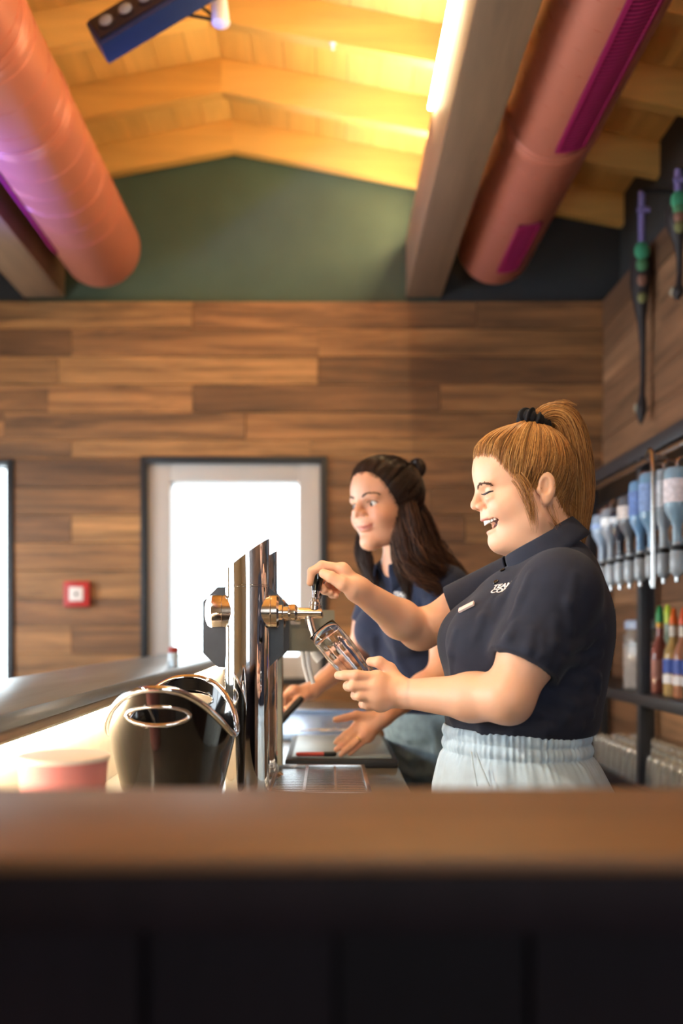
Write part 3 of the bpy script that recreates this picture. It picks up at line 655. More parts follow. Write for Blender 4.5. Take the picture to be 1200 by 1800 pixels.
# upright bottles with coloured pourers on the middle shelf
up = [('orange', lin(230, 110, 40), lin(200, 170, 110)), ('red-orange', lin(226, 84, 36), lin(190, 130, 100)), ('lime-green', lin(190, 214, 60), lin(70, 120, 100)), ('pale green', lin(170, 220, 190), lin(90, 150, 70))]
for i, (nm, cc, lq) in enumerate(up):
    y = 3.40-0.095*i
    b = empty('syrup_bottle', (SX0+0.08, y, S1), label='blue-labelled syrup bottle with %s pourer on the middle shelf' % nm, cat='bottle', group='syrup bottles on the middle shelf')
    lathe('glass', [(0.03, 0), (0.034, 0.004), (0.034, 0.13), (0.030, 0.155), (0.016, 0.19), (0.0125, 0.205), (0.0125, 0.245)], glass_mat('syrup_%d' % i, lq, 0.08, 0.35), b, 24)
    for k, (z0, z1, c) in enumerate(((0.045, 0.075, lin(232, 232, 236)), (0.08, 0.135, lin(54, 84, 170)))):
        V, F = lathe_geo([(0.0348, z0), (0.0348, min(z1, 0.128))], 24, cap=False); link('paper_label', pydata(V, F, True), mat('syrup_label_%d_%d' % (i, k), c, 0.6), b)
    lathe('neck_band', [(0.0132, 0.205), (0.0138, 0.208), (0.0138, 0.235), (0.0132, 0.238)], mat('neckband_%d' % i, lin(220, 216, 206), 0.5), b, 20)
    lathe('pourer', [(0.014, 0.245), (0.0145, 0.25), (0.0145, 0.262), (0.0115, 0.27), (0.0075, 0.295), (0.003, 0.302)], mat('pourer_%d' % i, cc, 0.35), b, 20)
b = empty('syrup_bottle', (SX0+0.10, 3.60, S1), label='reddish bottle with green pourer beside the front shelf post', cat='bottle', group='syrup bottles on the middle shelf')
lathe('glass', [(0.03, 0), (0.034, 0.004), (0.034, 0.13), (0.030, 0.155), (0.016, 0.19), (0.0125, 0.205), (0.0125, 0.245)], glass_mat('syrup_red', lin(170, 96, 84), 0.1, 0.3), b, 24)
V, F = lathe_geo([(0.0348, 0.05), (0.0348, 0.12)], 24, cap=False); link('paper_label', pydata(V, F, True), mat('red_label', lin(180, 120, 104), 0.6), b)
lathe('neck_band', [(0.0132, 0.235), (0.0138, 0.238), (0.0138, 0.25), (0.0132, 0.253)], mat('neck_yellow', lin(220, 160, 50), 0.5), b, 20)
lathe('pourer', [(0.014, 0.252), (0.0145, 0.255), (0.0145, 0.28), (0.0115, 0.295), (0.0075, 0.31), (0.003, 0.314)], mat('pourer_green', lin(50, 150, 84), 0.35), b, 20)
# preserving jar
jr = empty('storage_jar', (SX0+0.10, 3.80, S1), label='large clear storage jar with pale contents and bluish lid on the middle shelf', cat='jar')
lathe('glass', [(0.066, 0), (0.07, 0.005), (0.07, 0.20), (0.06, 0.225), (0.058, 0.23)], glass_mat('jar_glass', lin(225, 230, 228), 0.05, 0.85), jr, 36)
lathe('contents', [(0.064, 0.008), (0.0655, 0.012), (0.0655, 0.165), (0.04, 0.175), (0.001, 0.172)], mat('contents', lin(226, 206, 196), 0.7, noise=0.15, nscale=60), jr, 32)
lathe('lid', [(0.062, 0.228), (0.066, 0.231), (0.066, 0.258), (0.055, 0.265), (0.001, 0.266)], mat('lid_blue', lin(140, 156, 184), 0.35), jr, 36)
b = empty('syrup_bottle', (SX0+0.17, 3.72, S1), label='slim bottle with yellow-green pourer behind the storage jar', cat='bottle', group='syrup bottles on the middle shelf')
lathe('glass', [(0.026, 0), (0.03, 0.004), (0.03, 0.14), (0.016, 0.20), (0.012, 0.21), (0.012, 0.25)], glass_mat('slim_glass', lin(190, 210, 190), 0.08, 0.6), b, 24)
lathe('pourer', [(0.014, 0.25), (0.0145, 0.255), (0.0145, 0.29), (0.0085, 0.315), (0.003, 0.32)], mat('pourer_yg', lin(196, 214, 70), 0.35), b, 20)
# upside-down tumblers on the lower shelf
M['tumbler'] = glass_mat('tumbler', lin(240, 240, 236), 0.03, 0.85)
tv, tf = lathe_geo([(0.034, 0.0), (0.0345, 0.002), (0.030, 0.085), (0.028, 0.11), (0.026, 0.115), (0.001, 0.113), (0.001, 0.10), (0.026, 0.10), (0.0315, 0.002), (0.033, 0.0)], 20, cap=False)
tme = pydata(tv, tf, True); tme.materials.append(M['tumbler'])
k = 0
for r in range(3):
    for i in range(15):
        o = bpy.data.objects.new('tumbler', tme); COL.objects.link(o); o.location = (SX0+0.05+0.078*r, 3.12+0.078*i, S2)
        tag(o, 'upside-down clear tumbler in the rows on the lower shelf', 'glass', 'tumblers on the lower shelf')
# ================================================================ WALL ORNAMENTS ON THE RIGHT
M['rope'] = mat('rope', lin(112, 100, 150), 0.8); M['leather'] = mat('leather', lin(34, 28, 30), 0.6)
def ornament(name, px, py0, Yw, label, L, cut):
    top = P(px, py0, Yw); top.x = min(top.x, RX-0.055)
    e = empty(name, top, label=label, cat='ornament')
    # twisted two-strand rope
    for ph in (0, PI):
        pts = []
        for i in range(121):
            t = i/120; a = t*40+ph; pts.append((0.007*math.cos(a), 0.007*math.sin(a), -0.235*L*t))
        V, F = tube_geo(pts, 0.0085, 8); link('rope', pydata(V, F, True), M['rope'], e)
    tube('knot', [(-0.02, -0.01, -0.085*L), (0.0, -0.014, -0.075*L), (0.03, -0.01, -0.082*L)], 0.011, M['rope'], e, 10)
    # body: flattened, pear-shaped, drawn out to a long tail
    prof = [(0.0, 0.01), (-0.03, 0.03), (-0.09, 0.046), (-0.18, 0.046), (-0.27, 0.032), (-0.34, 0.02), (-0.46, 0.013), (-0.58, 0.012), (-0.66, 0.012), (-0.70, 0.022), (-0.735, 0.024), (-0.765, 0.014), (-0.79, 0.003)]
    V = []; F = []; n = 16
    for z, r in prof:
        for q in range(n):
            a = 2*PI*q/n; V.append((math.cos(a)*r*0.95+0.006*math.sin(z*9), math.sin(a)*r*1.1, (-0.215+z)*L))
    for i in range(len(prof)-1):
        for q in range(n): F.append((i*n+q, i*n+(q+1) % n, (i+1)*n+(q+1) % n, (i+1)*n+q))
    F.append(tuple(range(n))); F.append(tuple((len(prof)-1)*n+q for q in range(n-1, -1, -1)))
    link('leather_body', pydata(V, F, True), M['leather'], e)
    for z, c, s in ((-0.27, lin(60, 140, 104), 0.034), (-0.33, lin(70, 120, 84), 0.026), (-0.395, lin(126, 88, 74), 0.022), (-0.47, lin(112, 112, 70), 0.02)):
        V = []; F = []
        for i in range(7):
            for q in range(12):
                a = 2*PI*q/12; rr = s*math.sin(PI*(i+0.5)/7)
                V.append((-0.012+rr*math.cos(a), -0.044+0.016*math.cos(PI*(i+0.5)/7), z*L+rr*math.sin(a)*1.2))
        for i in range(6):
            for q in range(12): F.append((i*12+q, i*12+(q+1) % 12, (i+1)*12+(q+1) % 12, (i+1)*12+q))
        F.append(tuple(range(12))); F.append(tuple(72+q for q in range(12)))
        link('cloth_patch', pydata(V, F, True), mat('patch_%d_%s' % (int(-z*1000), name+label[:4]), c, 0.8), e)
    lathe('tail_knob', [(0.001, -0.02), (0.012, -0.016), (0.017, 0.0), (0.012, 0.016), (0.001, 0.02)], mat('knob_'+label[:6], lin(140, 134, 116), 0.6), e, 16, origin=(-0.014, 0.012, -0.93*L))
    return e
ornament('hanging_strap', 1132, 338, 4.30, 'long dark leather strap with green patch hung on purple rope', 1.0, False)
ornament('hanging_strap', 1202, 300, 3.85, 'second patched leather strap, half out of the right picture edge', 0.5, True)
# pegs that carry the ornaments
for y, z, l in ((4.30, P(1132, 338, 4.30).z, 'purple rope of the long strap'), (3.85, P(1202, 300, 3.85).z, 'second strap at the picture edge')):
    tube('wall_peg', [(RX-0.06, y, z+0.004), (RX+0.11, y, z+0.004)], 0.009, M['black_matte'], None, 12, label='dark wall peg carrying the '+l, cat='peg')

# ceiling spots over the bar, on the left beam and on the right-hand beam
def ceiling_spot(loc, target, power, col, ang, label):
    e = empty('ceiling_spot', loc, label=label, cat='spotlight'); a = (Vector(target)-Vector(loc)).normalized()
    lathe('can', [(0.03, -0.12), (0.04, -0.115), (0.042, 0.0), (0.037, 0.0), (0.034, -0.04), (0.001, -0.04)], M['black_matte'], e, 28, axis=a)
    tube('stem', [(0, 0, 0), (0, 0, 0.06), (0, 0, BZ0-loc[2])], 0.008, M['black_matte'], e)
    spot('ceiling_spot_light', Vector(loc)+a*0.004, target, power, col, ang, 0.7, 0.035)
ceiling_spot((-1.455, 0.75, 2.84), (0.05, 1.92, 1.25), 88, (1.0, 0.86, 0.68), 38, 'black ceiling spot on the left beam, aimed at the taps')

# added warm strip under the middle board, put in to brighten the shelf
M['shelf_fill_glow'] = emis('shelf_fill_glow', (1.0, 0.74, 0.42, 1), 7)
for z, l in ((S1-0.04, 'middle board'),):
    q = empty('shelf_fill', (SX1-0.06, 3.7, z-0.012), label='thin added warm fill strip under the %s of the bar shelf' % l, cat='light strip')
    box('rail', (-0.008, -1.2, 0.004), (0.008, 1.2, 0.0115), M['led_rail'], q); box('diffuser', (-0.006, -1.2, 0.0), (0.006, 1.2, 0.0038), M['shelf_fill_glow'], q)
# ================================================================ PEOPLE
# a small distance-field modeller: limbs, muscles and cloth are blended solids, skinned into one smooth surface
def nrm(q): return np.sqrt(np.einsum('ij,ij->i', q, q))
class Field:
    def __init__(s): s.pr = []
    def cone(s, a, b, ra, rb, k=0.01, op='u', cut=None):
        a = np.array(a, float); b = np.array(b, float); ab = b-a; L2 = max(1e-12, ab@ab)
        def f(p):
            t = np.clip(((p-a)@ab)/L2, 0, 1); q = p-a; q -= t[:, None]*ab; d = nrm(q)-(ra+(rb-ra)*t)
            if cut is not None: d = np.maximum(d, ((p-b)@ab)/math.sqrt(L2)-cut)
            return d
        s.pr.append((f, k, op)); return s
    def chain(s, pts, rad, k=0.006, kk=None):
        for i in range(len(pts)-1): s.cone(pts[i], pts[i+1], rad[i], rad[i+1], k if i == 0 or kk is None else kk)
        return s
    def ell(s, c, r, R=None, k=0.01, op='u'):
        c = np.array(c, float); r = np.array(r, float); R = None if R is None else np.array(R, float)
        def f(p):
            q = p-c
            if R is not None: q = q@R           # columns of R are the local axes
            q = q/r; k0 = nrm(q); q = q/r; k1 = nrm(q)+1e-9
            return k0*(k0-1)/k1
        s.pr.append((f, k, op)); return s
    def half(s, c, n, k=0.003):                  # keep what lies behind the plane
        c = np.array(c, float); n = np.array(n, float); n /= np.linalg.norm(n)
        s.pr.append((lambda p: (p-c)@n, k, 'i')); return s
    def func(s, f, k, op): s.pr.append((f, k, op)); return s
    def __call__(s, p, use=None):
        d = None
        for i, (f, k, op) in enumerate(s.pr):
            if use is not None and not use[i] and op != 'i': continue
            e = f(p)
            if d is None:
                d = e if op == 'u' else np.full(len(p), 1.0); 
                if op == 'u': continue
            if op == 'u':
                h = np.clip(0.5+0.5*(d-e)/k, 0, 1); d = d+(e-d)*h-k*h*(1-h)
            elif op == 's':
                h = np.clip(0.5-0.5*(d+e)/k, 0, 1); d = d+(-e-d)*h+k*h*(1-h)
            else:
                h = np.clip(0.5-0.5*(d-e)/k, 0, 1); d = d+(e-d)*h+k*h*(1-h)
        return d if d is not None else np.full(len(p), 1.0)
    def mesh(s, lo, hi, h, B=12, margin=0.012):
        lo = np.array(lo, float); hi = np.array(hi, float)
        nb = np.maximum(1, np.ceil((hi-lo)/(h*B)).astype(int)); n = nb*B+1
        D = np.full(n, 1.0, np.float32)
        bi = np.stack(np.meshgrid(*[np.arange(q) for q in nb], indexing='ij'), -1).reshape(-1, 3)
        cen = lo+(bi+0.5)*B*h; hd = B*h*math.sqrt(3)/2
        pd = np.stack([f(cen) for f, k, op in s.pr], 1); tot = s(cen)
        ks = np.array([k for f, k, op in s.pr])
        g = np.stack(np.meshgrid(*[np.arange(B+1)]*3, indexing='ij'), -1).reshape(-1, 3)
        for j in range(len(cen)):
            i0 = bi[j]*B; sl = tuple(slice(a, a+B+1) for a in i0)
            if abs(tot[j]) > hd*1.25+margin:
                if tot[j] < 0: D[sl] = np.minimum(D[sl], -1.0) if False else -1.0
                continue
            use = pd[j] < hd*1.15+ks*1.5+margin
            D[sl] = s(lo+(i0+g)*h, use).reshape(B+1, B+1, B+1)
        return nets(D, lo, h)
def nets(D, lo, h):
    S = D < 0; nx, ny, nz = D.shape
    c = np.zeros((nx-1, ny-1, nz-1), np.int8)
    for a in (0, 1):
        for b in (0, 1):
            for e in (0, 1): c += S[a:nx-1+a, b:ny-1+b, e:nz-1+e]
    I = np.argwhere((c > 0) & (c < 8)); idx = np.full(c.shape, -1, np.int32); idx[tuple(I.T)] = np.arange(len(I))
    acc = np.zeros((len(I), 3)); cnt = np.zeros(len(I))
    corners = [(a, b, e) for a in (0, 1) for b in (0, 1) for e in (0, 1)]
    val = {q: D[I[:, 0]+q[0], I[:, 1]+q[1], I[:, 2]+q[2]].astype(float) for q in corners}
    for q in corners:
        for ax in range(3):
            if q[ax]: continue
            r = list(q); r[ax] = 1; r = tuple(r); a, b = val[q], val[r]; m = (a < 0) != (b < 0)
            t = np.where(m, a/(a-b+1e-20), 0); t = np.clip(t, 0, 1)
            pt = np.tile(np.array(q, float), (len(I), 1)); pt[:, ax] += t
            acc += pt*m[:, None]; cnt += m
    V = lo+(I+acc/np.maximum(cnt, 1)[:, None])*h
    F = []
    for ax in range(3):
        u, w = (ax+1) % 3, (ax+2) % 3
        sl0 = [slice(None)]*3; sl1 = [slice(None)]*3; sl0[ax] = slice(0, -1); sl1[ax] = slice(1, None)
        a = S[tuple(sl0)]; b = S[tuple(sl1)]
        E = np.argwhere(a != b); E = E[(E[:, u] > 0) & (E[:, w] > 0) & (E[:, u] < D.shape[u]-1) & (E[:, w] < D.shape[w]-1)]
        if not len(E): continue
        def at(du, dw):
            q = E.copy(); q[:, u] += du; q[:, w] += dw; return idx[q[:, 0], q[:, 1], q[:, 2]]
        quad = np.stack([at(-1, -1), at(0, -1), at(0, 0), at(-1, 0)], 1)
        ins = a[tuple(E.T)]; quad[~ins] = quad[~ins][:, ::-1]; F.append(quad)
    F = np.concatenate(F); F = F[(F >= 0).all(1)]
    return V, F
def relax(V, F, it=1, lam=0.5):
    for _ in range(it):
        acc = np.zeros_like(V); cnt = np.zeros(len(V))
        for i in range(4):
            for j in (1, 3):
                np.add.at(acc, F[:, i], V[F[:, (i+j) % 4]]); np.add.at(cnt, F[:, i], 1)
        V = V*(1-lam)+lam*acc/np.maximum(cnt, 1)[:, None]
    return V
def mesh_multi(fld, lo, hi, h, fine):
    """coarse mesh everywhere, finer meshes inside the boxes of fine = [(lo, hi, h)]"""
    V, F = fld.mesh(lo, hi, h); C = V[F].mean(1); keep = np.ones(len(F), bool)
    Vs = []; Fs = []
    for l, u, q in fine:
        l = np.array(l); u = np.array(u); keep &= ~((C > l+h).all(1) & (C < u-h).all(1))
        v, f = fld.mesh(l-0.002, u+0.002, q); c = v[f].mean(1); f = f[((c > l) & (c < u)).all(1)]; v = relax(v, f, 1, 0.4); Vs.append(v); Fs.append(f)
    Vs.insert(0, V); Fs.insert(0, F[keep]); off = 0; out = []
    for v, f in zip(Vs, Fs): out.append(f+off); off += len(v)
    V = np.concatenate(Vs); F = np.concatenate(out)
    used = np.unique(F); mp = np.full(len(V), -1); mp[used] = np.arange(len(used)); return V[used], mp[F]
def hit(fld, px, py, y0=1.2, y1=4.0):        # first point of a surface on the line of sight through a pixel
    d = np.array([(px-VX)/FPX, 1.0, -(py-VY)/FPX]); o = np.array([0, 0, CH]); ys = np.arange(y0, y1, 0.002)
    p = o+ys[:, None]*d; v = fld(p); j = np.argmax(v < 0)
    if v[j] >= 0: return None
    a, b = ys[j-1], ys[j]; t = v[j-1]/(v[j-1]-v[j]); return o+(a+(b-a)*t)*d
def gradn(fld, p, e=0.002):
    p = np.asarray(p, float); n = len(p); q = np.concatenate([p+e*np.eye(3)[i]*sg for i in range(3) for sg in (1, -1)]); v = fld(q).reshape(3, 2, n)
    g = (v[:, 0]-v[:, 1]).T; return g/(np.linalg.norm(g, axis=1, keepdims=True)+1e-9)
def grad(fld, p, e=0.002): return gradn(fld, np.asarray(p, float)[None], e)[0]
def snap(fld, X, o): return X-gradn(fld, X)*(fld(X)-o)[:, None]
def A(px, py, Y): return np.array(P(px, py, Y))
def colour_attr(me, cols):
    a = me.color_attributes.new('tone', 'FLOAT_COLOR', 'POINT'); a.data.foreach_set('color', np.asarray(cols, np.float32).ravel())
def attr_mat(name, rough, sss=0.0, spec=0.4, noise=0.0, nscale=60, bump=0.0, sheen=0.0):
    m, nt, b = new_mat(name); at = nt.nodes.new('ShaderNodeVertexColor'); at.layer_name = 'tone'
    nt.links.new(at.outputs['Color'], b.inputs['Base Color']); b.inputs['Roughness'].default_value = rough; b.inputs['Specular IOR Level'].default_value = spec
    if sss:
        b.inputs['Subsurface Weight'].default_value = sss; b.inputs['Subsurface Radius'].default_value = (0.010, 0.0045, 0.0025); b.inputs['Subsurface Scale'].default_value = 1.0
    if bump:
        g = nt.nodes.new('ShaderNodeNewGeometry'); n = nt.nodes.new('ShaderNodeTexNoise'); n.inputs['Scale'].default_value = nscale; nt.links.new(g.outputs['Position'], n.inputs['Vector'])
        bp = nt.nodes.new('ShaderNodeBump'); bp.inputs['Strength'].default_value = bump; bp.inputs['Distance'].default_value = 0.0008
        nt.links.new(n.outputs['Fac'], bp.inputs['Height']); nt.links.new(bp.outputs['Normal'], b.inputs['Normal'])
    return m
M['skin'] = attr_mat('skin', 0.42, 0.25, 0.4, bump=0.25, nscale=500)
M['hair'] = attr_mat('hair', 0.45, 0, 0.3)
M['teeth'] = mat('teeth', lin(240, 234, 222), 0.2); M['lash'] = mat('lash', lin(30, 20, 18), 0.6); M['brow'] = mat('brow', lin(84, 58, 42), 0.7)
M['eye_white'] = mat('eye_white', lin(228, 222, 218), 0.15); M['iris'] = mat('iris', lin(62, 46, 36), 0.1)
def cloth(name, c, scale=900, bump=0.35, sheen=0.25, noise=0.08):
    m = mat(name, c, 0.85, spec=0.25, noise=noise, nscale=35, sheen=sheen)
    nt = m.node_tree; b = nt.nodes['Principled BSDF']; g = nt.nodes.new('ShaderNodeNewGeometry'); w = nt.nodes.new('ShaderNodeTexNoise'); w.inputs['Scale'].default_value = scale
    nt.links.new(g.outputs['Position'], w.inputs['Vector']); bp = nt.nodes.new('ShaderNodeBump'); bp.inputs['Strength'].default_value = bump; bp.inputs['Distance'].default_value = 0.001
    nt.links.new(w.outputs['Fac'], bp.inputs['Height']); nt.links.new(bp.outputs['Normal'], b.inputs['Normal'])
    return m
M['navy_cloth'] = cloth('navy_cloth', lin(38, 42, 57), sheen=0.06); M['navy_cloth2'] = cloth('navy_cloth2', lin(36, 43, 66), sheen=0.06)
M['denim_pale'] = cloth('denim_pale', lin(194, 216, 232), 1400, 0.5, 0.1, 0.07); M['denim_blue'] = cloth('denim_blue', lin(124, 150, 166), 1000, 0.5, 0.1, 0.2)
M['print_white'] = mat('print_white', lin(238, 232, 232), 0.6); M['badge_pink'] = mat('badge_pink', lin(222, 200, 196), 0.5)
M['scrunchie'] = cloth('scrunchie', lin(14, 14, 20), 300, 0.6, 0.03)
M['shoe'] = mat('shoe', lin(225, 222, 218), 0.6); M['sole'] = mat('sole', lin(200, 196, 188), 0.7)
M['gold'] = mat('gold', lin(226, 190, 120), 0.2, metal=1.0)
class Head:
    """local axes: x towards the face, y towards the left ear, z up; origin midway between the ears"""
    def __init__(s, origin, yaw, pitch, roll=0, scale=1.0):
        cy, sy = math.cos(yaw), math.sin(yaw); f0 = np.array([cy, sy, 0]); l = np.array([-sy, cy, 0]); u0 = np.array([0, 0, 1.])
        f = f0*math.cos(pitch)-u0*math.sin(pitch); u = np.cross(f, l)
        if roll:
            l, u = l*math.cos(roll)+u*math.sin(roll), u*math.cos(roll)-l*math.sin(roll)
        s.o = np.array(origin, float); s.R = np.stack([f, l, u], 1); s.s = scale
    def w(s, p): return s.o+(np.asarray(p, float)*s.s)@s.R.T
    def l(s, p): return ((np.asarray(p, float)-s.o)@s.R)/s.s
    def ell(s, F, c, r, k=0.01, op='u', tilt=None):
        R = s.R
        if tilt is not None: R = s.R@np.array(Matrix.Rotation(tilt[1], 3, tilt[0]))
        F.ell(s.w(c), np.array(r)*s.s, R, k*s.s, op)
    def cone(s, F, a, b, ra, rb, k=0.01, op='u'): F.cone(s.w(a), s.w(b), ra*s.s, rb*s.s, k*s.s, op)
def build_head(F, H, laugh=True, plump=1.0, eyes_closed=True, ears=True):
    E = lambda *a, **k: H.ell(F, *a, **k); C = lambda *a, **k: H.cone(F, *a, **k)
    E((.012, 0, .045), (.094, .075, .083), .01); E((.046, 0, .060), (.058, .056, .058), .02)
    E((.046, 0, -.018), (.053, .057, .066), .02)
    for y in (1, -1):
        E((.086, y*.022, .0335), (.0165, .026, .008), .012)                       # brow ridge
        E((.064, y*.037, -.013), (.032, .026*plump, .026), .02)                   # cheek
        if laugh: E((.028, y*.050, -.022), (.038, .0215, .038), .02)
        C((.018, y*.048*plump, -.050), (.080, y*.010, -.071), .023, .018, .022)   # jaw
    E((.084, 0, -.020), (.0265, .030, .020), .014)                                # upper jaw
    E((.086, 0, -.0735), (.0175, .021, .0155), .012)                              # chin
    if laugh: E((.050, 0, -.080), (.046, .044, .027), .02)                        # soft chin
    for y in (1, -1): E((.107, y*.034, .0175), (.013, .0175, .0095 if eyes_closed else .0115), .010, 's')   # eye hollow
    # nose
    C((.1015, 0, .030), (.1145, 0, .006), .0062, .0082, .010); E((.1150, 0, .0012), (.0098, .0092, .0085), .006)
    for y in (1, -1):
        E((.1055, y*.0115, -.0030), (.0105, .0058, .0072), .005); 
        E((.1110, y*.0060, -.0098), (.0052, .0030, .0034), .002, 's')
    # eyes
    for y in (1, -1):
        if eyes_closed:
            E((.0835, y*.0315, .0190), (.0135, .0150, .0115), .004); E((.0905, y*.0330, .0065), (.010, .0165, .0065), .008)
        else:
            E((.0830, y*.0315, .0300), (.0140, .0155, .0065), .004); E((.0850, y*.0320, .0065), (.0115, .0155, .0050), .006)
    # mouth
    if laugh:
        E((.0995, 0, -.0275), (.0118, .0260, .0048), .006); E((.0930, 0, -.0535), (.0125, .0215, .0062), .006)
        for y in (1, -1):
            E((.0840, y*.0270, -.0300), (.012, .010, .008), .008)
        E((.104, 0, -.0405), (.027, .0400, .0095), .003, 's')
        for y in (1, -1): E((.0880, y*.0300, -.0345), (.013, .0110, .0050), .003, 's')
        for y in (1, -1):  # smile fold
            C((.1005, y*.0195, -.0045), (.083, y*.0385, -.0270), .0022, .0016, .006, 's')
    else:
        E((.1000, 0, -.0330), (.0100, .0235, .0045), .006); E((.0970, 0, -.0425), (.0100, .0190, .0052), .006)
        C((.1115, 0, -.0390), (.0920, .0310, -.0310), .0026, .0016, .003, 's'); C((.1115, 0, -.0390), (.0920, -.0310, -.0310), .0026, .0016, .003, 's')
        for y in (1, -1): C((.100, y*.0195, -.008), (.084, y*.0370, -.0300), .0016, .0012, .006, 's')
    # ears
    for y in ((1, -1) if ears else ()):
        E((-.006, y*.0785, .001), (.0165, .0062, .0275), .005, tilt=('Y', -0.2)); E((-.003, y*.0850, .003), (.0100, .0062, .0170), .002, 's', tilt=('Y', -0.2))
        E((.001, y*.0775, -.0225), (.0080, .0058, .0095), .006); E((.010, y*.0775, -.003), (.0045, .0040, .0060), .004)
def skin_colour(V, H, laugh, base, lips):
    n = len(V); c = np.tile(np.array(base), (n, 1)); q = H.l(V); near = np.linalg.norm(q-np.array([.03, 0, .02]), axis=1) < 0.16
    def blend(w, col):
        nonlocal c
        w = np.clip(w, 0, 1)[:, None]*near[:, None]; c = c*(1-w)+np.array(col)*w
    for y in (1, -1): blend(0.45*np.exp(-(((q-np.array([.085, y*.040, -.010]))/np.array([.03, .020, .018]))**2).sum(1)), [base[0]*1.0, base[1]*0.72, base[2]*0.70, 1])
    blend(0.35*np.exp(-(((q-np.array([.122, 0, .001]))/np.array([.012, .012, .010]))**2).sum(1)), [base[0], base[1]*0.74, base[2]*0.7, 1])
    ay = np.abs(q[:, 1])
    if laugh:
        zu = -.0285+0.000*ay; lw = np.exp(-((q[:, 2]-(-.0305+ay*0.03))/.0032)**2)*(ay < .027)*(q[:, 0] > .088); blend(0.8*lw, lips)
        lw = np.exp(-((q[:, 2]-(-.0515+ay*0.45*(ay > .008)))/.0042)**2)*(ay < .024)*(q[:, 0] > .085); blend(0.8*lw, lips)
        inside = (q[:, 2] < -.032+ay*0.02) & (q[:, 2] > -.0485) & (q[:, 0] < .0985-ay*0.5) & (ay < .027) & (q[:, 0] > .06)
        blend(inside*0.95, [0.12, 0.02, 0.02, 1])
    else:
        lw = np.exp(-((q[:, 2]-(-.0385+ay*0.16))/.0072)**2)*(ay < .026)*(q[:, 0] > .088); blend(0.75*lw, lips)
    return c
def strands(paths, rad, cols, n=3):
    """paths: S x K x 3, each strand a thin tapering tube"""
    paths = np.asarray(paths); S, K, _ = paths.shape
    d = np.gradient(paths, axis=1); d /= np.linalg.norm(d, axis=2, keepdims=True)+1e-9
    ref = np.tile(np.array([0.31, 0.87, 0.38]), (S, K, 1)); u = np.cross(d, ref); u /= np.linalg.norm(u, axis=2, keepdims=True)+1e-9; w = np.cross(d, u)
    rad = np.asarray(rad); rad = rad if rad.ndim == 2 else np.tile(rad, (S, 1))
    V = np.stack([paths+(u*math.cos(2*PI*k/n)+w*math.sin(2*PI*k/n))*rad[..., None] for k in range(n)], 2)    # S K n 3
    base = (np.arange(S)*K*n)[:, None, None]; kk = (np.arange(K-1)*n)[None, :, None]; a = np.arange(n)[None, None, :]; b = (a+1) % n
    F = np.stack([base+kk+a, base+kk+b, base+kk+n+b, base+kk+n+a], -1).reshape(-1, 4)
    return V.reshape(-1, 3), F, np.repeat(np.asarray(cols), K*n, axis=0)
def join_geo(parts):
    Vs, Fs, Cs = [], [], []; off = 0
    for v, f, c in parts: Vs.append(v); Fs.append(f+off); Cs.append(c); off += len(v)
    return np.concatenate(Vs), np.concatenate(Fs), np.concatenate(Cs)
def resample(pts, K):
    pts = np.asarray(pts, float)
    # Catmull-Rom through the points
    P_ = np.concatenate([[2*pts[0]-pts[1]], pts, [2*pts[-1]-pts[-2]]]); out = []
    n = len(pts)-1
    for t in np.linspace(0, n-1e-6, K):
        i = int(t); f = t-i; p0, p1, p2, p3 = P_[i:i+4]
        out.append(0.5*((2*p1)+(-p0+p2)*f+(2*p0-5*p1+4*p2-p3)*f*f+(-p0+3*p1-3*p2+p3)*f**3))
    return np.array(out)
def hair_tone(rs, n, cols, var=0.25):
    cols = np.array(cols); i = rs.randint(0, len(cols), n); c = cols[i]*(1+var*(rs.rand(n, 1)*2-1)); c[:, 3] = 1; return c
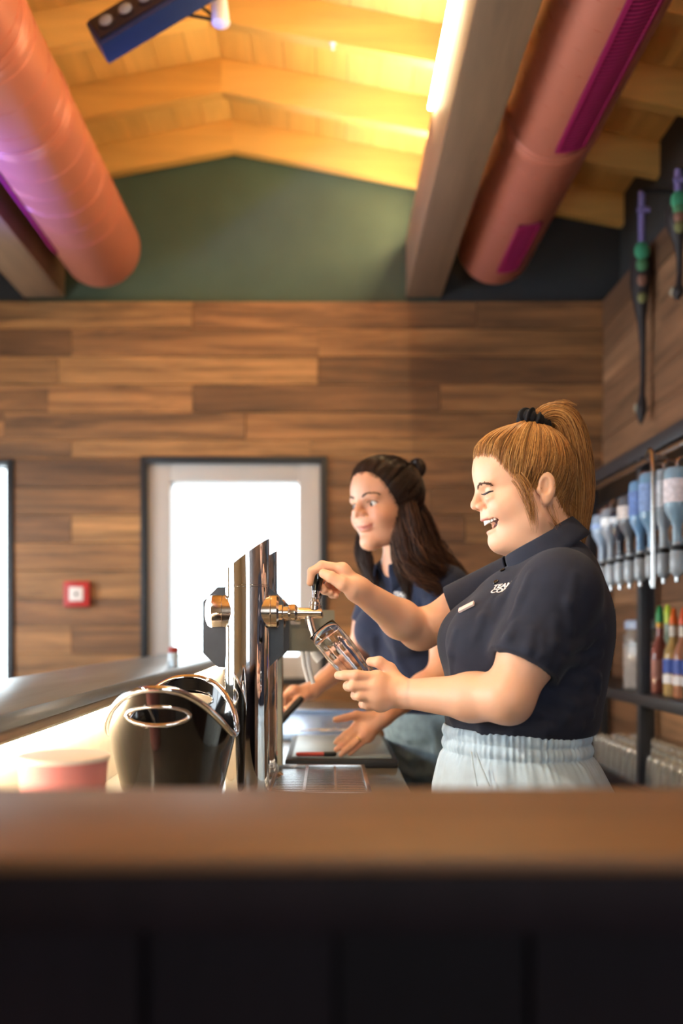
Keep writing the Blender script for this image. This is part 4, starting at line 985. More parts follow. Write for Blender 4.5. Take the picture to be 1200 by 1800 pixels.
def bundle(guide, width, N, K, cols, rs, wave=0.0, freq=3.0, r=0.0006, flat=None, spread=1.0, taper_end=0.35, core=True, side=None):
    """a lock of hair: strands running along a guide line, width given along it"""
    g = resample(guide, K); wd = np.interp(np.linspace(0, 1, K), np.linspace(0, 1, len(width)), width)
    d = np.gradient(g, axis=0); d /= np.linalg.norm(d, axis=1, keepdims=True)
    sd = np.array(side if side is not None else [0, 1, 0], float); u = np.cross(d, sd); u /= np.linalg.norm(u, axis=1, keepdims=True)+1e-9; w = np.cross(d, u)
    ang = rs.rand(N)*2*PI; rr = np.sqrt(rs.rand(N))*0.35+0.68*(rs.rand(N) > .35); rr = np.clip(rr, 0.05, 1.05)
    ph = rs.rand(N)*2*PI; t = np.linspace(0, 1, K)
    fl = flat if flat is not None else 1.0
    off = (np.cos(ang)[:, None, None]*u[None]+fl*np.sin(ang)[:, None, None]*w[None])*(rr[:, None]*wd[None])[..., None]
    wob = wave*np.sin(2*PI*freq*t[None]+ph[:, None])*np.minimum(1, t[None]*2); off2 = wob[..., None]*u[None]+0.6*(wave*np.cos(2*PI*freq*0.8*t[None]+ph[:, None]*1.7)*np.minimum(1, t[None]*2))[..., None]*w[None]
    paths = g[None]+off*spread+off2
    end = 1-rs.rand(N)*0.16; tt = t[None]*end[:, None]                       # uneven tips
    i0 = np.clip((tt*(K-1)).astype(int), 0, K-2); fr = (tt*(K-1)-i0)[..., None]; ar = np.arange(N)[:, None]
    paths = paths[ar, i0]*(1-fr)+paths[ar, i0+1]*fr
    rad = np.tile(r*(1-(1-taper_end)*t**3), (N, 1)); parts = [strands(paths, rad, hair_tone(rs, N, cols))]
    if core:
        n = 14; a = 2*PI*np.arange(n)/n; ring = g[:, None]+(np.cos(a)[None, :, None]*u[:, None]+fl*np.sin(a)[None, :, None]*w[:, None])*(wd*0.80*np.where(t > .9, (1-t)/.1*0.9+0.1, 1))[:, None, None]
        V = ring.reshape(-1, 3); k = (np.arange(K-1)*n)[:, None]; q = np.arange(n)[None]; Fc = np.stack([k+q, k+(q+1) % n, k+n+(q+1) % n, k+n+q], -1).reshape(-1, 4)
        cc = np.tile(np.array(cols).mean(0)*0.75, (len(V), 1)); cc[:, 3] = 1; parts.append((V, Fc, cc))
    return join_geo(parts)
def scalp(F, H, pole, hairline, cols, rs, N=2200, K=14, lift=(0.004, 0.010), r=0.0007, tie_lift=0.012, centre=(.012, 0, .045), sub=0.0):
    """hair combed over the skull towards one pole; hairline = local points around the hair's edge"""
    c = np.array(centre); ax = np.array(pole)-c; ax /= np.linalg.norm(ax); e1 = np.array([1., 0, 0]); e1 -= ax*(e1@ax); e1 /= np.linalg.norm(e1); e2 = np.cross(ax, e1)
    def sph(p):
        d = np.asarray(p, float)-c; d /= np.linalg.norm(d, axis=-1, keepdims=True); return np.arctan2(d@e2, d@e1), np.arccos(np.clip(d@ax, -1, 1))
    hp = np.array(hairline); ph, th = sph(hp); o = np.argsort(ph); ph, th = ph[o], th[o]
    def tmax(p): return np.interp((p+PI) % (2*PI)-PI, np.concatenate([[ph[-1]-2*PI], ph, [ph[0]+2*PI]]), np.concatenate([[th[-1]], th, [th[0]]]))
    def direc(p, t): return np.cos(t)[..., None]*ax+np.sin(t)[..., None]*(np.cos(p)[..., None]*e1+np.sin(p)[..., None]*e2)
    def radius(D):
        sh = D.shape[:-1]; D = D.reshape(-1, 3); lo = np.full(len(D), 0.03); hi = np.full(len(D), 0.16)
        for it in range(14):
            m = (lo+hi)/2; ins = F(H.w(c+D*m[:, None])) < 0; lo = np.where(ins, m, lo); hi = np.where(ins, hi, m)
        return ((lo+hi)/2).reshape(sh)
    # radius over a table, then interpolate
    nP, nT = 96, 40; pg = np.linspace(-PI, PI, nP); tg = np.linspace(0.0, 2.6, nT); tab = radius(direc(*np.meshgrid(pg, tg, indexing='ij')))
    def rad_at(p, t):
        p = (p+PI) % (2*PI)/(2*PI)*(nP-1); t = np.clip(t/2.6*(nT-1), 0, nT-1.001); i = np.clip(p.astype(int), 0, nP-2); j = t.astype(int); a = p-i; b = t-j
        return tab[i, j]*(1-a)*(1-b)+tab[i+1, j]*a*(1-b)+tab[i, j+1]*(1-a)*b+tab[i+1, j+1]*a*b
    def pt(p, t, off): return H.w(c+direc(p, t)*(rad_at(p, t)+off)[..., None])
    parts = []
    # solid under-layer
    nphi = 240; k = 30; p = np.linspace(-PI, PI, nphi, endpoint=False); tm = tmax(p); s = np.linspace(0, 1, k)
    Pg, Sg = np.meshgrid(p, s, indexing='ij'); T = np.maximum(0.02, Sg*(tm[:, None]+0.0)); off = lift[0]*np.minimum(1, (1-Sg)*7)+0.0015*np.sin(Pg*37+2*np.sin(Pg*5))*np.minimum(1, (1-Sg)*3)-0.001+tie_lift*np.exp(-(T/0.22)**2)
    V = pt(Pg, T, off).reshape(-1, 3); i = np.arange(nphi)[:, None]; j = np.arange(k-1)[None]; Fq = np.stack([i*k+j, ((i+1) % nphi)*k+j, ((i+1) % nphi)*k+j+1, i*k+j+1], -1).reshape(-1, 4)
    cc = np.tile(np.array(cols).mean(0)*0.85, (len(V), 1)); cc[:, 3] = 1; parts.append((V, Fq, cc))
    # strands
    p0 = rs.rand(N)*2*PI-PI; st = 1-0.55*rs.rand(N)**1.6; t = np.linspace(0, 1, K); tm = tmax(p0)+rs.randn(N)*0.02
    clump = 0.05*np.sin(p0*23); T = np.maximum(0.03, (tm*st)[:, None]*(1-t[None])**0.9+0.03); PP = p0[:, None]+(clump+rs.randn(N)*0.05)[:, None]*np.sin(PI*t)[None]*1.2
    lf = lift[0]+(lift[1]-lift[0])*rs.rand(N); off = lf[:, None]*np.minimum(1, t[None]*5+0.12)+tie_lift*np.exp(-(T/0.22)**2)
    parts.append(strands(pt(PP, T, off), np.tile(r*(1-0.5*(1-t)**3), (N, 1)), hair_tone(rs, N, cols)))
    return join_geo(parts), pt, tmax
def finish(name, V, F, m, parent, cols=None, loc=None, **k):
    V = np.asarray(V)-np.array(loc if loc is not None else (0, 0, 0)); me = np_mesh(V, F)
    if cols is not None: colour_attr(me, cols)
    return link(name, me, m, parent, **k)
def text_mesh(body, size, bold=0.0):
    cu = bpy.data.curves.new('t', 'FONT'); cu.body = body; cu.size = size; cu.offset = bold; cu.align_x = 'CENTER'; cu.align_y = 'CENTER'; cu.space_line = 0.8
    o = bpy.data.objects.new('t', cu); COL.objects.link(o); dg = bpy.context.evaluated_depsgraph_get(); dg.update()
    me = bpy.data.meshes.new_from_object(o.evaluated_get(dg)); bpy.data.objects.remove(o); bpy.data.curves.remove(cu)
    bm = bmesh.new(); bm.from_mesh(me); bmesh.ops.triangulate(bm, faces=bm.faces)
    for _ in range(2): bmesh.ops.subdivide_edges(bm, edges=[e for e in bm.edges if e.calc_length() > size*0.12], cuts=1)
    bmesh.ops.triangulate(bm, faces=bm.faces)
    V = np.array([v.co[:] for v in bm.verts]); Fc = np.array([[v.index for v in f.verts] for f in bm.faces]); bm.free(); bpy.data.meshes.remove(me)
    return V, Fc
def print_on(fld, centre, right, up, V, off=0.0012):     # wrap flat lettering onto a surface
    n = grad(fld, centre); r = np.array(right, float); r -= n*(r@n); r /= np.linalg.norm(r); u = np.array(up, float); u -= n*(u@n); u -= r*(u@r); u /= np.linalg.norm(u)
    Q = centre+V[:, :1]*r+V[:, 1:2]*u
    for _ in range(5): Q = Q-n*(fld(Q)-off)[:, None]
    return Q
# ---------------------------------------------------------------- the woman at the tap
import time as _t; _t0 = _t.time()
rs = np.random.RandomState(5)
H1 = Head(A(940, 868, 1.90), PI, math.radians(12))
ORG1 = np.array([0.37, 1.9, 0.0])
SHL, SHR = A(986, 1034, 1.735), A(938, 1014, 2.06)            # shoulders
ELL, WRL = A(892, 1226, 1.70), A(706, 1219, 1.875)            # left (near) elbow and wrist
ELR, WRR = A(738, 1108, 2.15), A(629, 1036, 1.995)            # right (far)
def torso1(F, g, legs=True):
    E = F.ell
    E(A(950, 1085, 1.9), np.array([.104, .165, .096])+g, k=.03)                   # upper chest and back
    E(A(987, 1100, 1.9), np.array([.076, .135, .138])+g, k=.04); E(A(990, 1008, 1.9), np.array([.046, .080, .058])+g, k=.03)                   # back
    E(A(930, 1130, 1.9), np.array([.130, .155, .130])+g, k=.04)
    for y in (1.83, 1.97): E(A(860, 1130, 1.90)*np.array([1, 0, 1])+np.array([0, y, 0]), np.array([.082, .074, .078])+g, k=.03)
    E(A(918, 1225, 1.9), np.array([.134, .168, .110])+g, k=.05)                   # belly
    E(A(914, 1268, 1.9), np.array([.124, .155, .060])+g, k=.04)
    F.cone(A(972, 1004, 1.9), SHL+np.array([0, .02, -.008]), .044+g, .054+g, .03); F.cone(A(960, 1004, 1.9), SHR+np.array([0, -.02, -.008]), .044+g, .052+g, .03)
B1 = Field(); build_head(B1, H1, True, 1.08, True)
B1.cone(A(948, 885, 1.9), A(962, 975, 1.9), .051, .062, .03)
torso1(B1, 0.0)
B1.ell(A(912, 1345, 1.9), (.122, .155, .115), k=.05)
for y in (1.80, 2.0):
    B1.chain([(.37, y, .95), (.365, y, .48), (.385, y, .09)], [.095, .060, .038], .03); B1.chain([(.385, y, .05), (.25, y-.005, .03)], [.035, .028], .02)
# arms
MDL = SHL*.45+ELL*.55; B1.chain([SHL, MDL, ELL], [.054, .0495, .0425], .02, .03)
m = ELL*.68+WRL*.32+np.array([0, 0, -.002]); B1.chain([ELL, m, WRL], [.0425, .0410, .0265], .02, .02)
B1.ell(ELL+np.array([.006, .0, -.014]), (.026, .026, .024), k=.02)
B1.chain([SHR, SHR*.4+ELR*.6, ELR], [.055, .0465, .0405], .02, .03)
m = ELR*.66+WRR*.34+np.array([0, 0, -.004]); B1.chain([ELR, m, WRR], [.0405, .0390, .0245], .02, .02)
# near hand around the glass
def hand(F, wrist, mcp, fingers, thumb, fr, tr, palm_r=.0125, kf=.006):
    pm = np.mean(mcp, 0)
    F.cone(wrist, pm*.55+wrist*.45, .022, .0165, .018)
    for q in mcp: F.cone(wrist*.72+q*.28, q, .0155, palm_r*.92, .012)
    for a, b in zip(mcp[:-1], mcp[1:]): F.cone(a*.9+wrist*.1, b*.9+wrist*.1, palm_r, palm_r, .012)
    for q, f, r in zip(mcp, fingers, fr):
        pts = [q]+list(f); F.chain(pts, [r*1.10, r*1.02, r*.94, r*.78], kf, .003)
    F.chain(thumb, tr, .014, .004)
mcpL = [A(661, 1191, 1.868), A(657, 1208, 1.860), A(660, 1226, 1.860), A(667, 1239, 1.866)]
hand(B1, WRL, mcpL,
     [[A(626, 1187, 1.858), A(606, 1187, 1.868), A(594, 1187, 1.884)], [A(622, 1206, 1.858), A(612, 1206, 1.882), A(622, 1203, 1.903)],
      [A(633, 1223, 1.858), A(625, 1222, 1.884), A(635, 1218, 1.905)], [A(645, 1239, 1.866), A(638, 1238, 1.888), A(647, 1234, 1.905)]],
     [A(698, 1203, 1.885), A(684, 1177, 1.893), A(666, 1164, 1.890), A(651, 1163, 1.897)], [.0100, .0105, .0100, .0090], [.019, .0135, .0112, .0088], .0135)
mcpR = [A(601, 1000, 1.985), A(600, 1008, 2.002), A(604, 1018, 2.016), A(610, 1028, 2.026)]
hand(B1, WRR, mcpR,
     [[A(566, 994, 1.986), A(548, 1005, 1.992), A(545, 1024, 1.996)], [A(568, 1012, 2.026), A(558, 1026, 2.028), A(569, 1037, 2.006)],
      [A(580, 1026, 2.040), A(570, 1038, 2.036), A(580, 1042, 2.012)], [A(592, 1036, 2.044), A(583, 1045, 2.036), A(590, 1047, 2.016)]],
     [A(620, 1034, 1.976), A(602, 1026, 1.966), A(581, 1014, 1.966), A(568, 1008, 1.972)], [.0096, .0098, .0092, .0082], [.0185, .0135, .0112, .0092], .0130)
allp = np.array([WRL, WRR])
V, F = mesh_multi(B1, (-.08, 1.60, 0.0), (.60, 2.25, 1.70), .0045,
    [(H1.o+np.array([-.150, -.10, -.115]), H1.o+np.array([.02, .10, .13]), .0015),
     (A(585, 1255, 1.83)*np.array([1, 0, 1])+np.array([-.004, 1.825, 0]), A(712, 1150, 1.93)*np.array([1, 0, 1])+np.array([0, 1.93, .01]), .0018),
     (A(538, 1056, 2.0)*np.array([1, 0, 1])+np.array([-.004, 1.94, 0]), A(628, 982, 2.0)*np.array([1, 0, 1])+np.array([0, 2.07, .004]), .0018)])
p1 = empty('person', ORG1, label='laughing woman with blonde ponytail, navy polo and pale denim skirt, pulling the tap', cat='person')
SK1 = lin(226, 176, 146)
body1 = finish('body', V, F, M['skin'], p1, skin_colour(V, H1, True, SK1, lin(206, 120, 116)), ORG1)
print('body1', len(F), _t.time()-_t0)
# polo shirt
S1f = Field(); torso1(S1f, .010)
hemL = SHL*.30+ELL*.70+np.array([0, 0, .0]); dl = (ELL-SHL); 
S1f.cone(SHL, MDL, .0665, .0625, .04, cut=float(np.linalg.norm(hemL-MDL))); S1f.cone(MDL, hemL, .0625, .0630, .015, cut=0.0)
hemR = A(796, 1074, 2.10)
S1f.cone(SHR, hemR, .066, .0545, .03, cut=0.0)
base1 = Field(); base1.pr = list(S1f.pr)
def fold(F, base, pts, r, k=.014, inset=.75, op='u', y0=1.3, y1=2.4):
    q = [hit(base, *p, y0, y1) for p in pts]; q = [x for x in q if x is not None]
    if len(q) < 2: return
    q = [x-grad(base, x)*(r*inset if op == 'u' else -r*inset) for x in q]
    n = len(q); rad = [r*(0.35+0.65*math.sin(PI*(i+.6)/(n+.2))) for i in range(n)]
    for i in range(n-1): F.cone(q[i], q[i+1], rad[i], rad[i+1], k, op)
for pts, r in (([(1000, 1140), (1030, 1128), (1058, 1105)], .010), ([(985, 1165), (1020, 1160), (1055, 1150)], .008), ([(960, 1225), (1005, 1240), (1045, 1232)], .009),
               ([(940, 1250), (990, 1262), (1040, 1256)], .009), ([(905, 1280), (960, 1284), (1020, 1276)], .009), ([(800, 1230), (795, 1260), (800, 1280)], .008), ([(800, 1272), (850, 1284), (900, 1288)], .008),
               ([(935, 1110), (930, 1140), (938, 1172)], .007), ([(955, 1120), (952, 1150), (956, 1182)], .006), ([(975, 1090), (972, 1130), (962, 1165)], .006), ([(905, 1095), (893, 1120), (880, 1146)], .006),
               ([(870, 1050), (850, 1085), (835, 1120)], .007), ([(905, 1020), (880, 1055), (862, 1090)], .007), ([(930, 1010), (915, 1050), (900, 1085)], .006), ([(800, 1110), (792, 1150), (794, 1190)], .006),
               ([(1010, 1010), (1000, 1060), (1004, 1110)], .006), ([(1035, 1180), (1050, 1195), (1052, 1215)], .007), ([(990, 1195), (1020, 1200), (1048, 1190)], .006)):
    fold(S1f, base1, pts, r*1.45, .009, .60)
S1f.cone(A(948, 885, 1.9), A(958, 985, 1.9), .056, .060, .006, 's')
S1f.half((0, 0, 1.072), (0.02, 0, -1), .004)
inner1 = Field(); torso1(inner1, .003); inner1.chain([SHL, MDL, ELL], [.0550, .0510, .0440], .02); inner1.chain([SHR, SHR*.4+ELR*.6, ELR], [.057, .0480, .0420], .02)
solid1 = Field(); solid1.pr = list(S1f.pr)
S1f.func(lambda p: inner1(p), .002, 's')
V, F = S1f.mesh((.16, 1.62, 1.05), (.60, 2.20, 1.50), .0028); V = relax(V, F, 1, .5)
sh1 = finish('polo_shirt', V, F, M['navy_cloth'], p1, loc=ORG1)
print('shirt1', len(F), _t.time()-_t0)
# collar
c0 = A(951, 960, 1.9); fv = A(893, 992, 1.9)-c0; lat = np.array([0, -.066, 0]); upv = np.cross(fv, lat); upv /= np.linalg.norm(upv); upv *= np.sign(upv[2])
prof = [(.93, -.012), (.97, .010), (1.0, .018), (1.06, .017), (1.14, .006), (1.26, -.014), (1.34, -.026)]
V = []; nph = 72
for i in range(nph+1):
    ph = math.radians(14)+(2*PI-math.radians(28))*i/nph; fr = max(0, math.cos(ph))**6
    for j, (q, h) in enumerate(prof):
        tip = fr*(.022 if j >= 5 else 0)*(j-4)
        V.append(c0+(fv*math.cos(ph)+lat*math.sin(ph))*(1+(q-1)*(0.55+0.45*abs(math.sin(ph))))+upv*(h*(1.0-0.15*fr)-tip*0.55)+np.array([0, 0, .004 if math.cos(ph) < -.3 else 0]))
m_ = len(prof); F = [(i*m_+j, i*m_+j+1, (i+1)*m_+j+1, (i+1)*m_+j) for i in range(nph) for j in range(m_-1)]
co = finish('collar', np.array(V), np.array(F), M['navy_cloth'], sh1, loc=ORG1); sm = co.modifiers.new('s', 'SOLIDIFY'); sm.thickness = .0035; sm.offset = 0
for px, py in ((884, 1003), (872, 1024)):
    q = hit(solid1, px, py, 1.3, 2.4)
    if q is not None: 
        n = grad(solid1, q); lathe('button', [(.0052, -.001), (.0055, .001), (.004, .0022), (.001, .002)], M['black_gloss'], sh1, 16, axis=n, origin=q-ORG1+n*.0012)
# chest print and badge
tv, tf = text_mesh('TEAM\nCOM', .0165, .0006); q = hit(solid1, 881, 1035, 1.3, 2.4)
Q = print_on(solid1, q, A(894, 1038, 1.85)-A(872, 1031, 1.85)+np.array([0, -.012, 0]), A(884, 1028, 1.85)-A(877, 1043, 1.85), tv); finish('chest_print', Q, tf, M['print_white'], sh1, loc=ORG1)
q = hit(solid1, 821, 1069, 1.3, 2.4)
if q is not None:
    n = grad(solid1, q); r = np.array([.5, -.5, .55]); r -= n*(r@n); r /= np.linalg.norm(r); u = np.cross(n, r)
    bv = [q+n*.003+r*a+u*b+n*c for c in (-.002, .002) for b in (-.006, .006) for a in (-.016, .016)]
    finish('name_badge', np.array(bv), np.array([(0, 2, 3, 1), (4, 5, 7, 6), (0, 1, 5, 4), (2, 6, 7, 3), (0, 4, 6, 2), (1, 3, 7, 5)]), M['badge_pink'], sh1, loc=ORG1); sh1.children[-1].data.polygons.foreach_set('use_smooth', [False]*6)
# white print on the back, seen edge-on
for py, hh in ((1080, .012), (1150, .03)):
    for y in (1.86, 1.90, 1.94):
        c = np.array([0, y, 0])+A(1070, py, 1.9)*np.array([1, 0, 1]); c[0] = .62
        xs = np.linspace(.62, .35, 200); vv = solid1(np.stack([xs, np.full(200, c[1]), np.full(200, c[2])], 1)); c[0] = xs[np.argmax(vv < 0)]
        bar = np.array([[a, b, 0] for b in np.linspace(-hh, hh, 6) for a in (-.009, 0, .009)]); Q = print_on(solid1, c, (0, -1, 0), (0, 0, 1), bar)
        finish('back_print', Q, np.array([(i*3+j, i*3+j+1, (i+1)*3+j+1, (i+1)*3+j) for i in range(5) for j in range(2)]), M['print_white'], sh1, loc=ORG1)
# skirt with gathered elastic waist
V = []; nphi = 420; zs = np.concatenate([np.linspace(1.092, 1.044, 15), np.linspace(1.036, .52, 44)])
ruf = np.interp(np.linspace(0, 1, nphi, endpoint=False), np.linspace(0, 1, 90), np.append(rs.rand(89), 0)); 
gath = sum(np.sin(2*PI*np.arange(nphi)/nphi*f+rs.rand()*6) for f in (61, 73, 88))/3; g2 = sum(np.sin(2*PI*np.arange(nphi)/nphi*f+rs.rand()*6) for f in (7, 11, 16, 23))/4
ph = 2*PI*np.arange(nphi)/nphi
for z in zs:
    t = np.interp(z, [.52, .974, 1.044, 1.092], [1.25, 1, .10, 0]); a = .1355+.0265*min(t, 1)+.05*max(0, t-1); b = .170+.022*min(t, 1)+.05*max(0, t-1); cx = .358+.011*t
    if z >= 1.043:
        s = abs(math.sin((z-1.044)/.024*PI)); amp = gath*(.0012+.0022*s); base = .004*s-.001
    else:
        dd = 1.044-z; amp = gath*.003*math.exp(-dd/.012)+g2*(.004+.012*min(1, dd/.4)); base = .006*(1-math.exp(-dd/.01))
    rr = 1+(base+amp)/.15
    V.append(np.stack([cx+a*np.cos(ph)*rr, 1.9+b*np.sin(ph)*rr, np.full(nphi, z)+.004*np.cos(ph)*(-1)], 1))
V = np.concatenate(V); n = len(zs); i = np.arange(n-1)[:, None]; j = np.arange(nphi)[None]
F = np.stack([i*nphi+j, (i+1)*nphi+j, (i+1)*nphi+(j+1) % nphi, i*nphi+(j+1) % nphi], -1).reshape(-1, 4)
sk = finish('denim_skirt', V, F, M['denim_pale'], p1, loc=ORG1); sm = sk.modifiers.new('s', 'SOLIDIFY'); sm.thickness = .003; sm.offset = -1
# tie cord of the skirt
for dx in (0, 1):
    tube('drawstring', [Vector(A(828+dx*8, 1322, 1.725)-ORG1)+Vector((0, .0, 0)), Vector(A(832+dx*14, 1350, 1.712)-ORG1), Vector(A(838+dx*22, 1382, 1.70)-ORG1)], .0018, M['denim_pale'], sk, 6)
def shoes(p, org, feet):
    for x, y, dx, dy in feet:
        Fs = Field(); d = np.array([dx, dy, 0.]); Fs.chain([np.array([x, y, .05]), np.array([x, y, .04])+d*.09, np.array([x, y, .034])+d*.165], [.046, .043, .036], .03); Fs.cone((x, y, .06), (x, y, .10), .044, .046, .02)
        Fs.half((0, 0, .004), (0, 0, -1), .004); Fs.half((0, 0, .115), (0, 0, 1), .004)
        V, F = Fs.mesh((x-.25, y-.25, -.01), (x+.25, y+.25, .14), .006); s = finish('shoe', V, F, M['shoe'], p, loc=org)
        Fs2 = Field(); Fs2.chain([np.array([x, y, .012]), np.array([x, y, .012])+d*.165], [.05, .042], .01); Fs2.half((0, 0, .02), (0, 0, 1), .003); Fs2.half((0, 0, .0), (0, 0, -1), .003)
        V, F = Fs2.mesh((x-.25, y-.25, -.01), (x+.25, y+.25, .05), .006); finish('sole', V, F, M['sole'], s, loc=org)
shoes(p1, ORG1, [(.385, 1.80, -1, -.05), (.385, 2.0, -1, .05)])
# hair
G1 = [lin(190, 136, 74), lin(150, 100, 52), lin(206, 156, 94), lin(112, 74, 42), lin(170, 116, 62)]
half = [(.092, .028, .090), (.0700, .054, .078), (.0590, .064, .052), (.0460, .070, .026), (.0300, .074, .000), (.012, .080, -.004), (-.010, .080, .010), (-.0240, .068, -.020), (-.038, .048, -.058)]
line1 = [(.0985, 0, .093)]+half+[(x, -y, z) for x, y, z in half]+[(-.052, 0, -.066)]
hair_parts = []
g_, ptf, tmf = scalp(B1, H1, (-.0255, 0, .134), line1, G1, rs, 7000, 14, (.0045, .0100), .00048, .014); hair_parts.append(g_)
gd = [A(938, 756, 1.9), A(948, 738, 1.9), A(968, 728, 1.9), A(990, 736, 1.9), A(1004, 764, 1.9), A(1012, 815, 1.9), A(1016, 870, 1.9), A(1013, 925, 1.9), A(1010, 975, 1.9)]
hair_parts.append(bundle(gd, [.014, .017, .021, .026, .029, .030, .028, .022, .010], 3600, 24, G1, rs, .0030, 1.6, .00042, flat=1.0))
fl = [A(950, 742, 1.9), A(968, 724, 1.9), A(988, 718, 1.9), A(1006, 728, 1.9)]
hair_parts.append(bundle(fl, [.010, .014, .016, .02], 160, 10, G1, rs, .003, 1.0, .0003, core=False))
for pts, wd, nn in (([A(916, 850, 1.825), A(930, 872, 1.818), A(937, 905, 1.822), A(940, 938, 1.83)], [.008, .008, .008, .005], 16), ([A(908, 838, 1.822), A(922, 858, 1.814), A(931, 888, 1.816), A(937, 925, 1.826)], [.012, .012, .009, .004], 70),
                    ([A(962, 890, 1.835), A(972, 915, 1.835), A(984, 935, 1.84)], [.012, .010, .006], 30), ([A(1000, 880, 1.87), A(1030, 905, 1.88), A(1036, 890, 1.88)], [.004, .003, .001], 6)):
    hair_parts.append(bundle(pts, wd, nn, 10, G1, rs, .0025, 1.0, .0003, core=False))
V, F, Cc = join_geo(hair_parts); hr = finish('hair', V, F, M['hair'], p1, Cc, ORG1)
# scrunchie: ruffled ring round the root of the tail
ax = (A(952, 722, 1.9)-A(932, 752, 1.9)); ax /= np.linalg.norm(ax); cc = A(938, 742, 1.9); u_, w_ = [np.array(q) for q in ring_frame(ax)]
V = []; F = []; n1, n2 = 150, 20
for i in range(n1):
    a = 2*PI*i/n1; rd = u_*math.cos(a)+w_*math.sin(a)
    for j in range(n2):
        b = 2*PI*j/n2; rr = .0125*(1+.22*math.sin(a*8+1.1*math.sin(b))+.14*math.sin(a*19+b*2)+.06*math.sin(a*31+3*b)); V.append(cc+rd*(.021+rr*math.cos(b))+ax*rr*math.sin(b)*1.05)
for i in range(n1):
    for j in range(n2): F.append((i*n2+j, ((i+1) % n1)*n2+j, ((i+1) % n1)*n2+(j+1) % n2, i*n2+(j+1) % n2))
finish('scrunchie', np.array(V), np.array(F), M['scrunchie'], hr, loc=ORG1)
# brows, lashes, teeth
def face_strokes(H, fld, pxs, r, n, m, name, parent, org, length=.004, up=.35, jitter=.0016):
    q = [hit(fld, a, b, 1.5, 3.2) for a, b in pxs]; loc = np.array([H.l(x) for x in q if x is not None]); loc = resample(loc, n); P0 = []
    for sgn in (1, -1):
        l2 = loc*np.array([1, sgn, 1]); tan = np.gradient(l2, axis=0); tan /= np.linalg.norm(tan, axis=1, keepdims=True)+1e-9
        st = l2+rs.randn(n, 3)*np.array([.0002, jitter*.6, jitter]); 
        st = H.l(snap(fld, H.w(st), .0004))
        en = st+tan*length+np.array([.001, 0, length*up]); en = H.l(snap(fld, H.w(en), .0008))
        P0 = np.stack([H.w(st), H.w((st+en)/2), H.w(en)], 1); V, F, C_ = strands(P0, np.array([r, r, r*.4]), np.ones((len(P0), 4))); finish(name, V, F, m, parent, loc=org)
face_strokes(H1, B1, [(839, 859), (842, 853), (848, 850), (855, 850), (864, 852.5)], .0006, 100, M['brow'], 'eyebrow', p1, ORG1, .0045, .25, .0011)
def lash_line(H, fld, pxs, r, m, parent, org):
    q = [hit(fld, a, b, 1.5, 3.2) for a, b in pxs]; loc = resample(np.array([H.l(x) for x in q if x is not None]), 12)
    for sgn in (1, -1):
        pts = [H.w(l*np.array([1, sgn, 1])) for l in loc]; v, f = tube_geo([Vector(x-org) for x in pts], [r*(.4+.6*math.sin(PI*(i+.5)/12)) for i in range(12)], 6)
        link('eyelash', pydata(v, f, True), m, parent)
lash_line(H1, B1, [(845.5, 868.5), (850, 869), (855, 867), (860, 864.5), (867, 863)], .0021, M['lash'], p1, ORG1)
bm = bmesh.new()
for i in range(12):
    y = (-5.5+i)*.0047; x = .1052-.024*(y/.032)**2; an = math.atan2(2*.024*y/.001024, 1)
    hgt = .0094-.0030*abs(y)/.026; z = -.0352+abs(y)*.12
    mt = Matrix(np.block([[H1.R, H1.w((x, y, z))[:, None]-ORG1[:, None]], [np.zeros((1, 3)), np.ones((1, 1))]]).tolist())@Matrix.Rotation(an*.9, 4, 'Z')
    add_box(bm, (-.0020, -.0026, -hgt/2), (.0014, .0026, hgt/2), .0005, mt)
o = link('teeth', bm_mesh(bm), M['teeth'], p1); sharp(o, 60)
print('woman1', _t.time()-_t0)
# ---------------------------------------------------------------- the glass in her hand
rim_c = A(565, 1106, 1.945); d_ = np.array([.60, -.12, -.71]); d_ /= np.linalg.norm(d_); ORGG = rim_c+d_*.16
bg = empty('beer_glass', ORGG, label='empty clear beer glass held tilted under the tap spout', cat='glass')
M['glass'] = mat('glass', (1, 1, 1, 1), 0.0, trans=1.0, ior=1.46, spec=0.5)
u_ = np.array([0, -1., 0]); u_ -= d_*(u_@d_); u_ /= np.linalg.norm(u_); w_ = np.cross(d_, u_)       # u_ looks at the camera side
outer = [(0, .0290), (.02, .0305), (.05, .0312), (.08, .0295), (.11, .0258), (.135, .0228), (.148, .0225), (.156, .0265), (.16, .027)]
inner = [(.140, .002), (.139, .017), (.131, .0212), (.11, .0243), (.08, .0281), (.05, .0299), (.02, .0293), (0.0003, .0282)]
n = 120; V = []; F = []
oz = np.linspace(0, .16, 40); prof_o = list(zip(oz, np.interp(oz, [a for a, b in outer], [b for a, b in outer]))); prof = prof_o+[(.16, .001)]
rings = [(z, r, 1) for z, r in prof]
def add_rings(rings):
    o = len(V)
    for z, r, fl in rings:
        for k in range(n):
            a = 2*PI*k/n; rr = r
            if fl and .022 < z < .135: rr = r*(1-.016*(1-abs(math.sin(a*7)))**2*min(1, (z-.022)/.02)*min(1, (.135-z)/.02))
            V.append(rim_c+d_*z+(u_*math.cos(a)+w_*math.sin(a))*rr-ORGG)
    for i in range(len(rings)-1):
        for k in range(n): F.append((o+i*n+k, o+i*n+(k+1) % n, o+(i+1)*n+(k+1) % n, o+(i+1)*n+k))
    return o
iz = [z for z, r in inner]; add_rings([(z, r, 0) for z, r in inner]+rings)
bm = bmesh.new(); me = pydata(V, F); bm.from_mesh(me); bmesh.ops.remove_doubles(bm, verts=bm.verts, dist=1e-6); bmesh.ops.recalc_face_normals(bm, faces=bm.faces); bm.to_mesh(me); bm.free()
me.polygons.foreach_set('use_smooth', [True]*len(me.polygons)); link('vessel', me, M['glass'], bg)
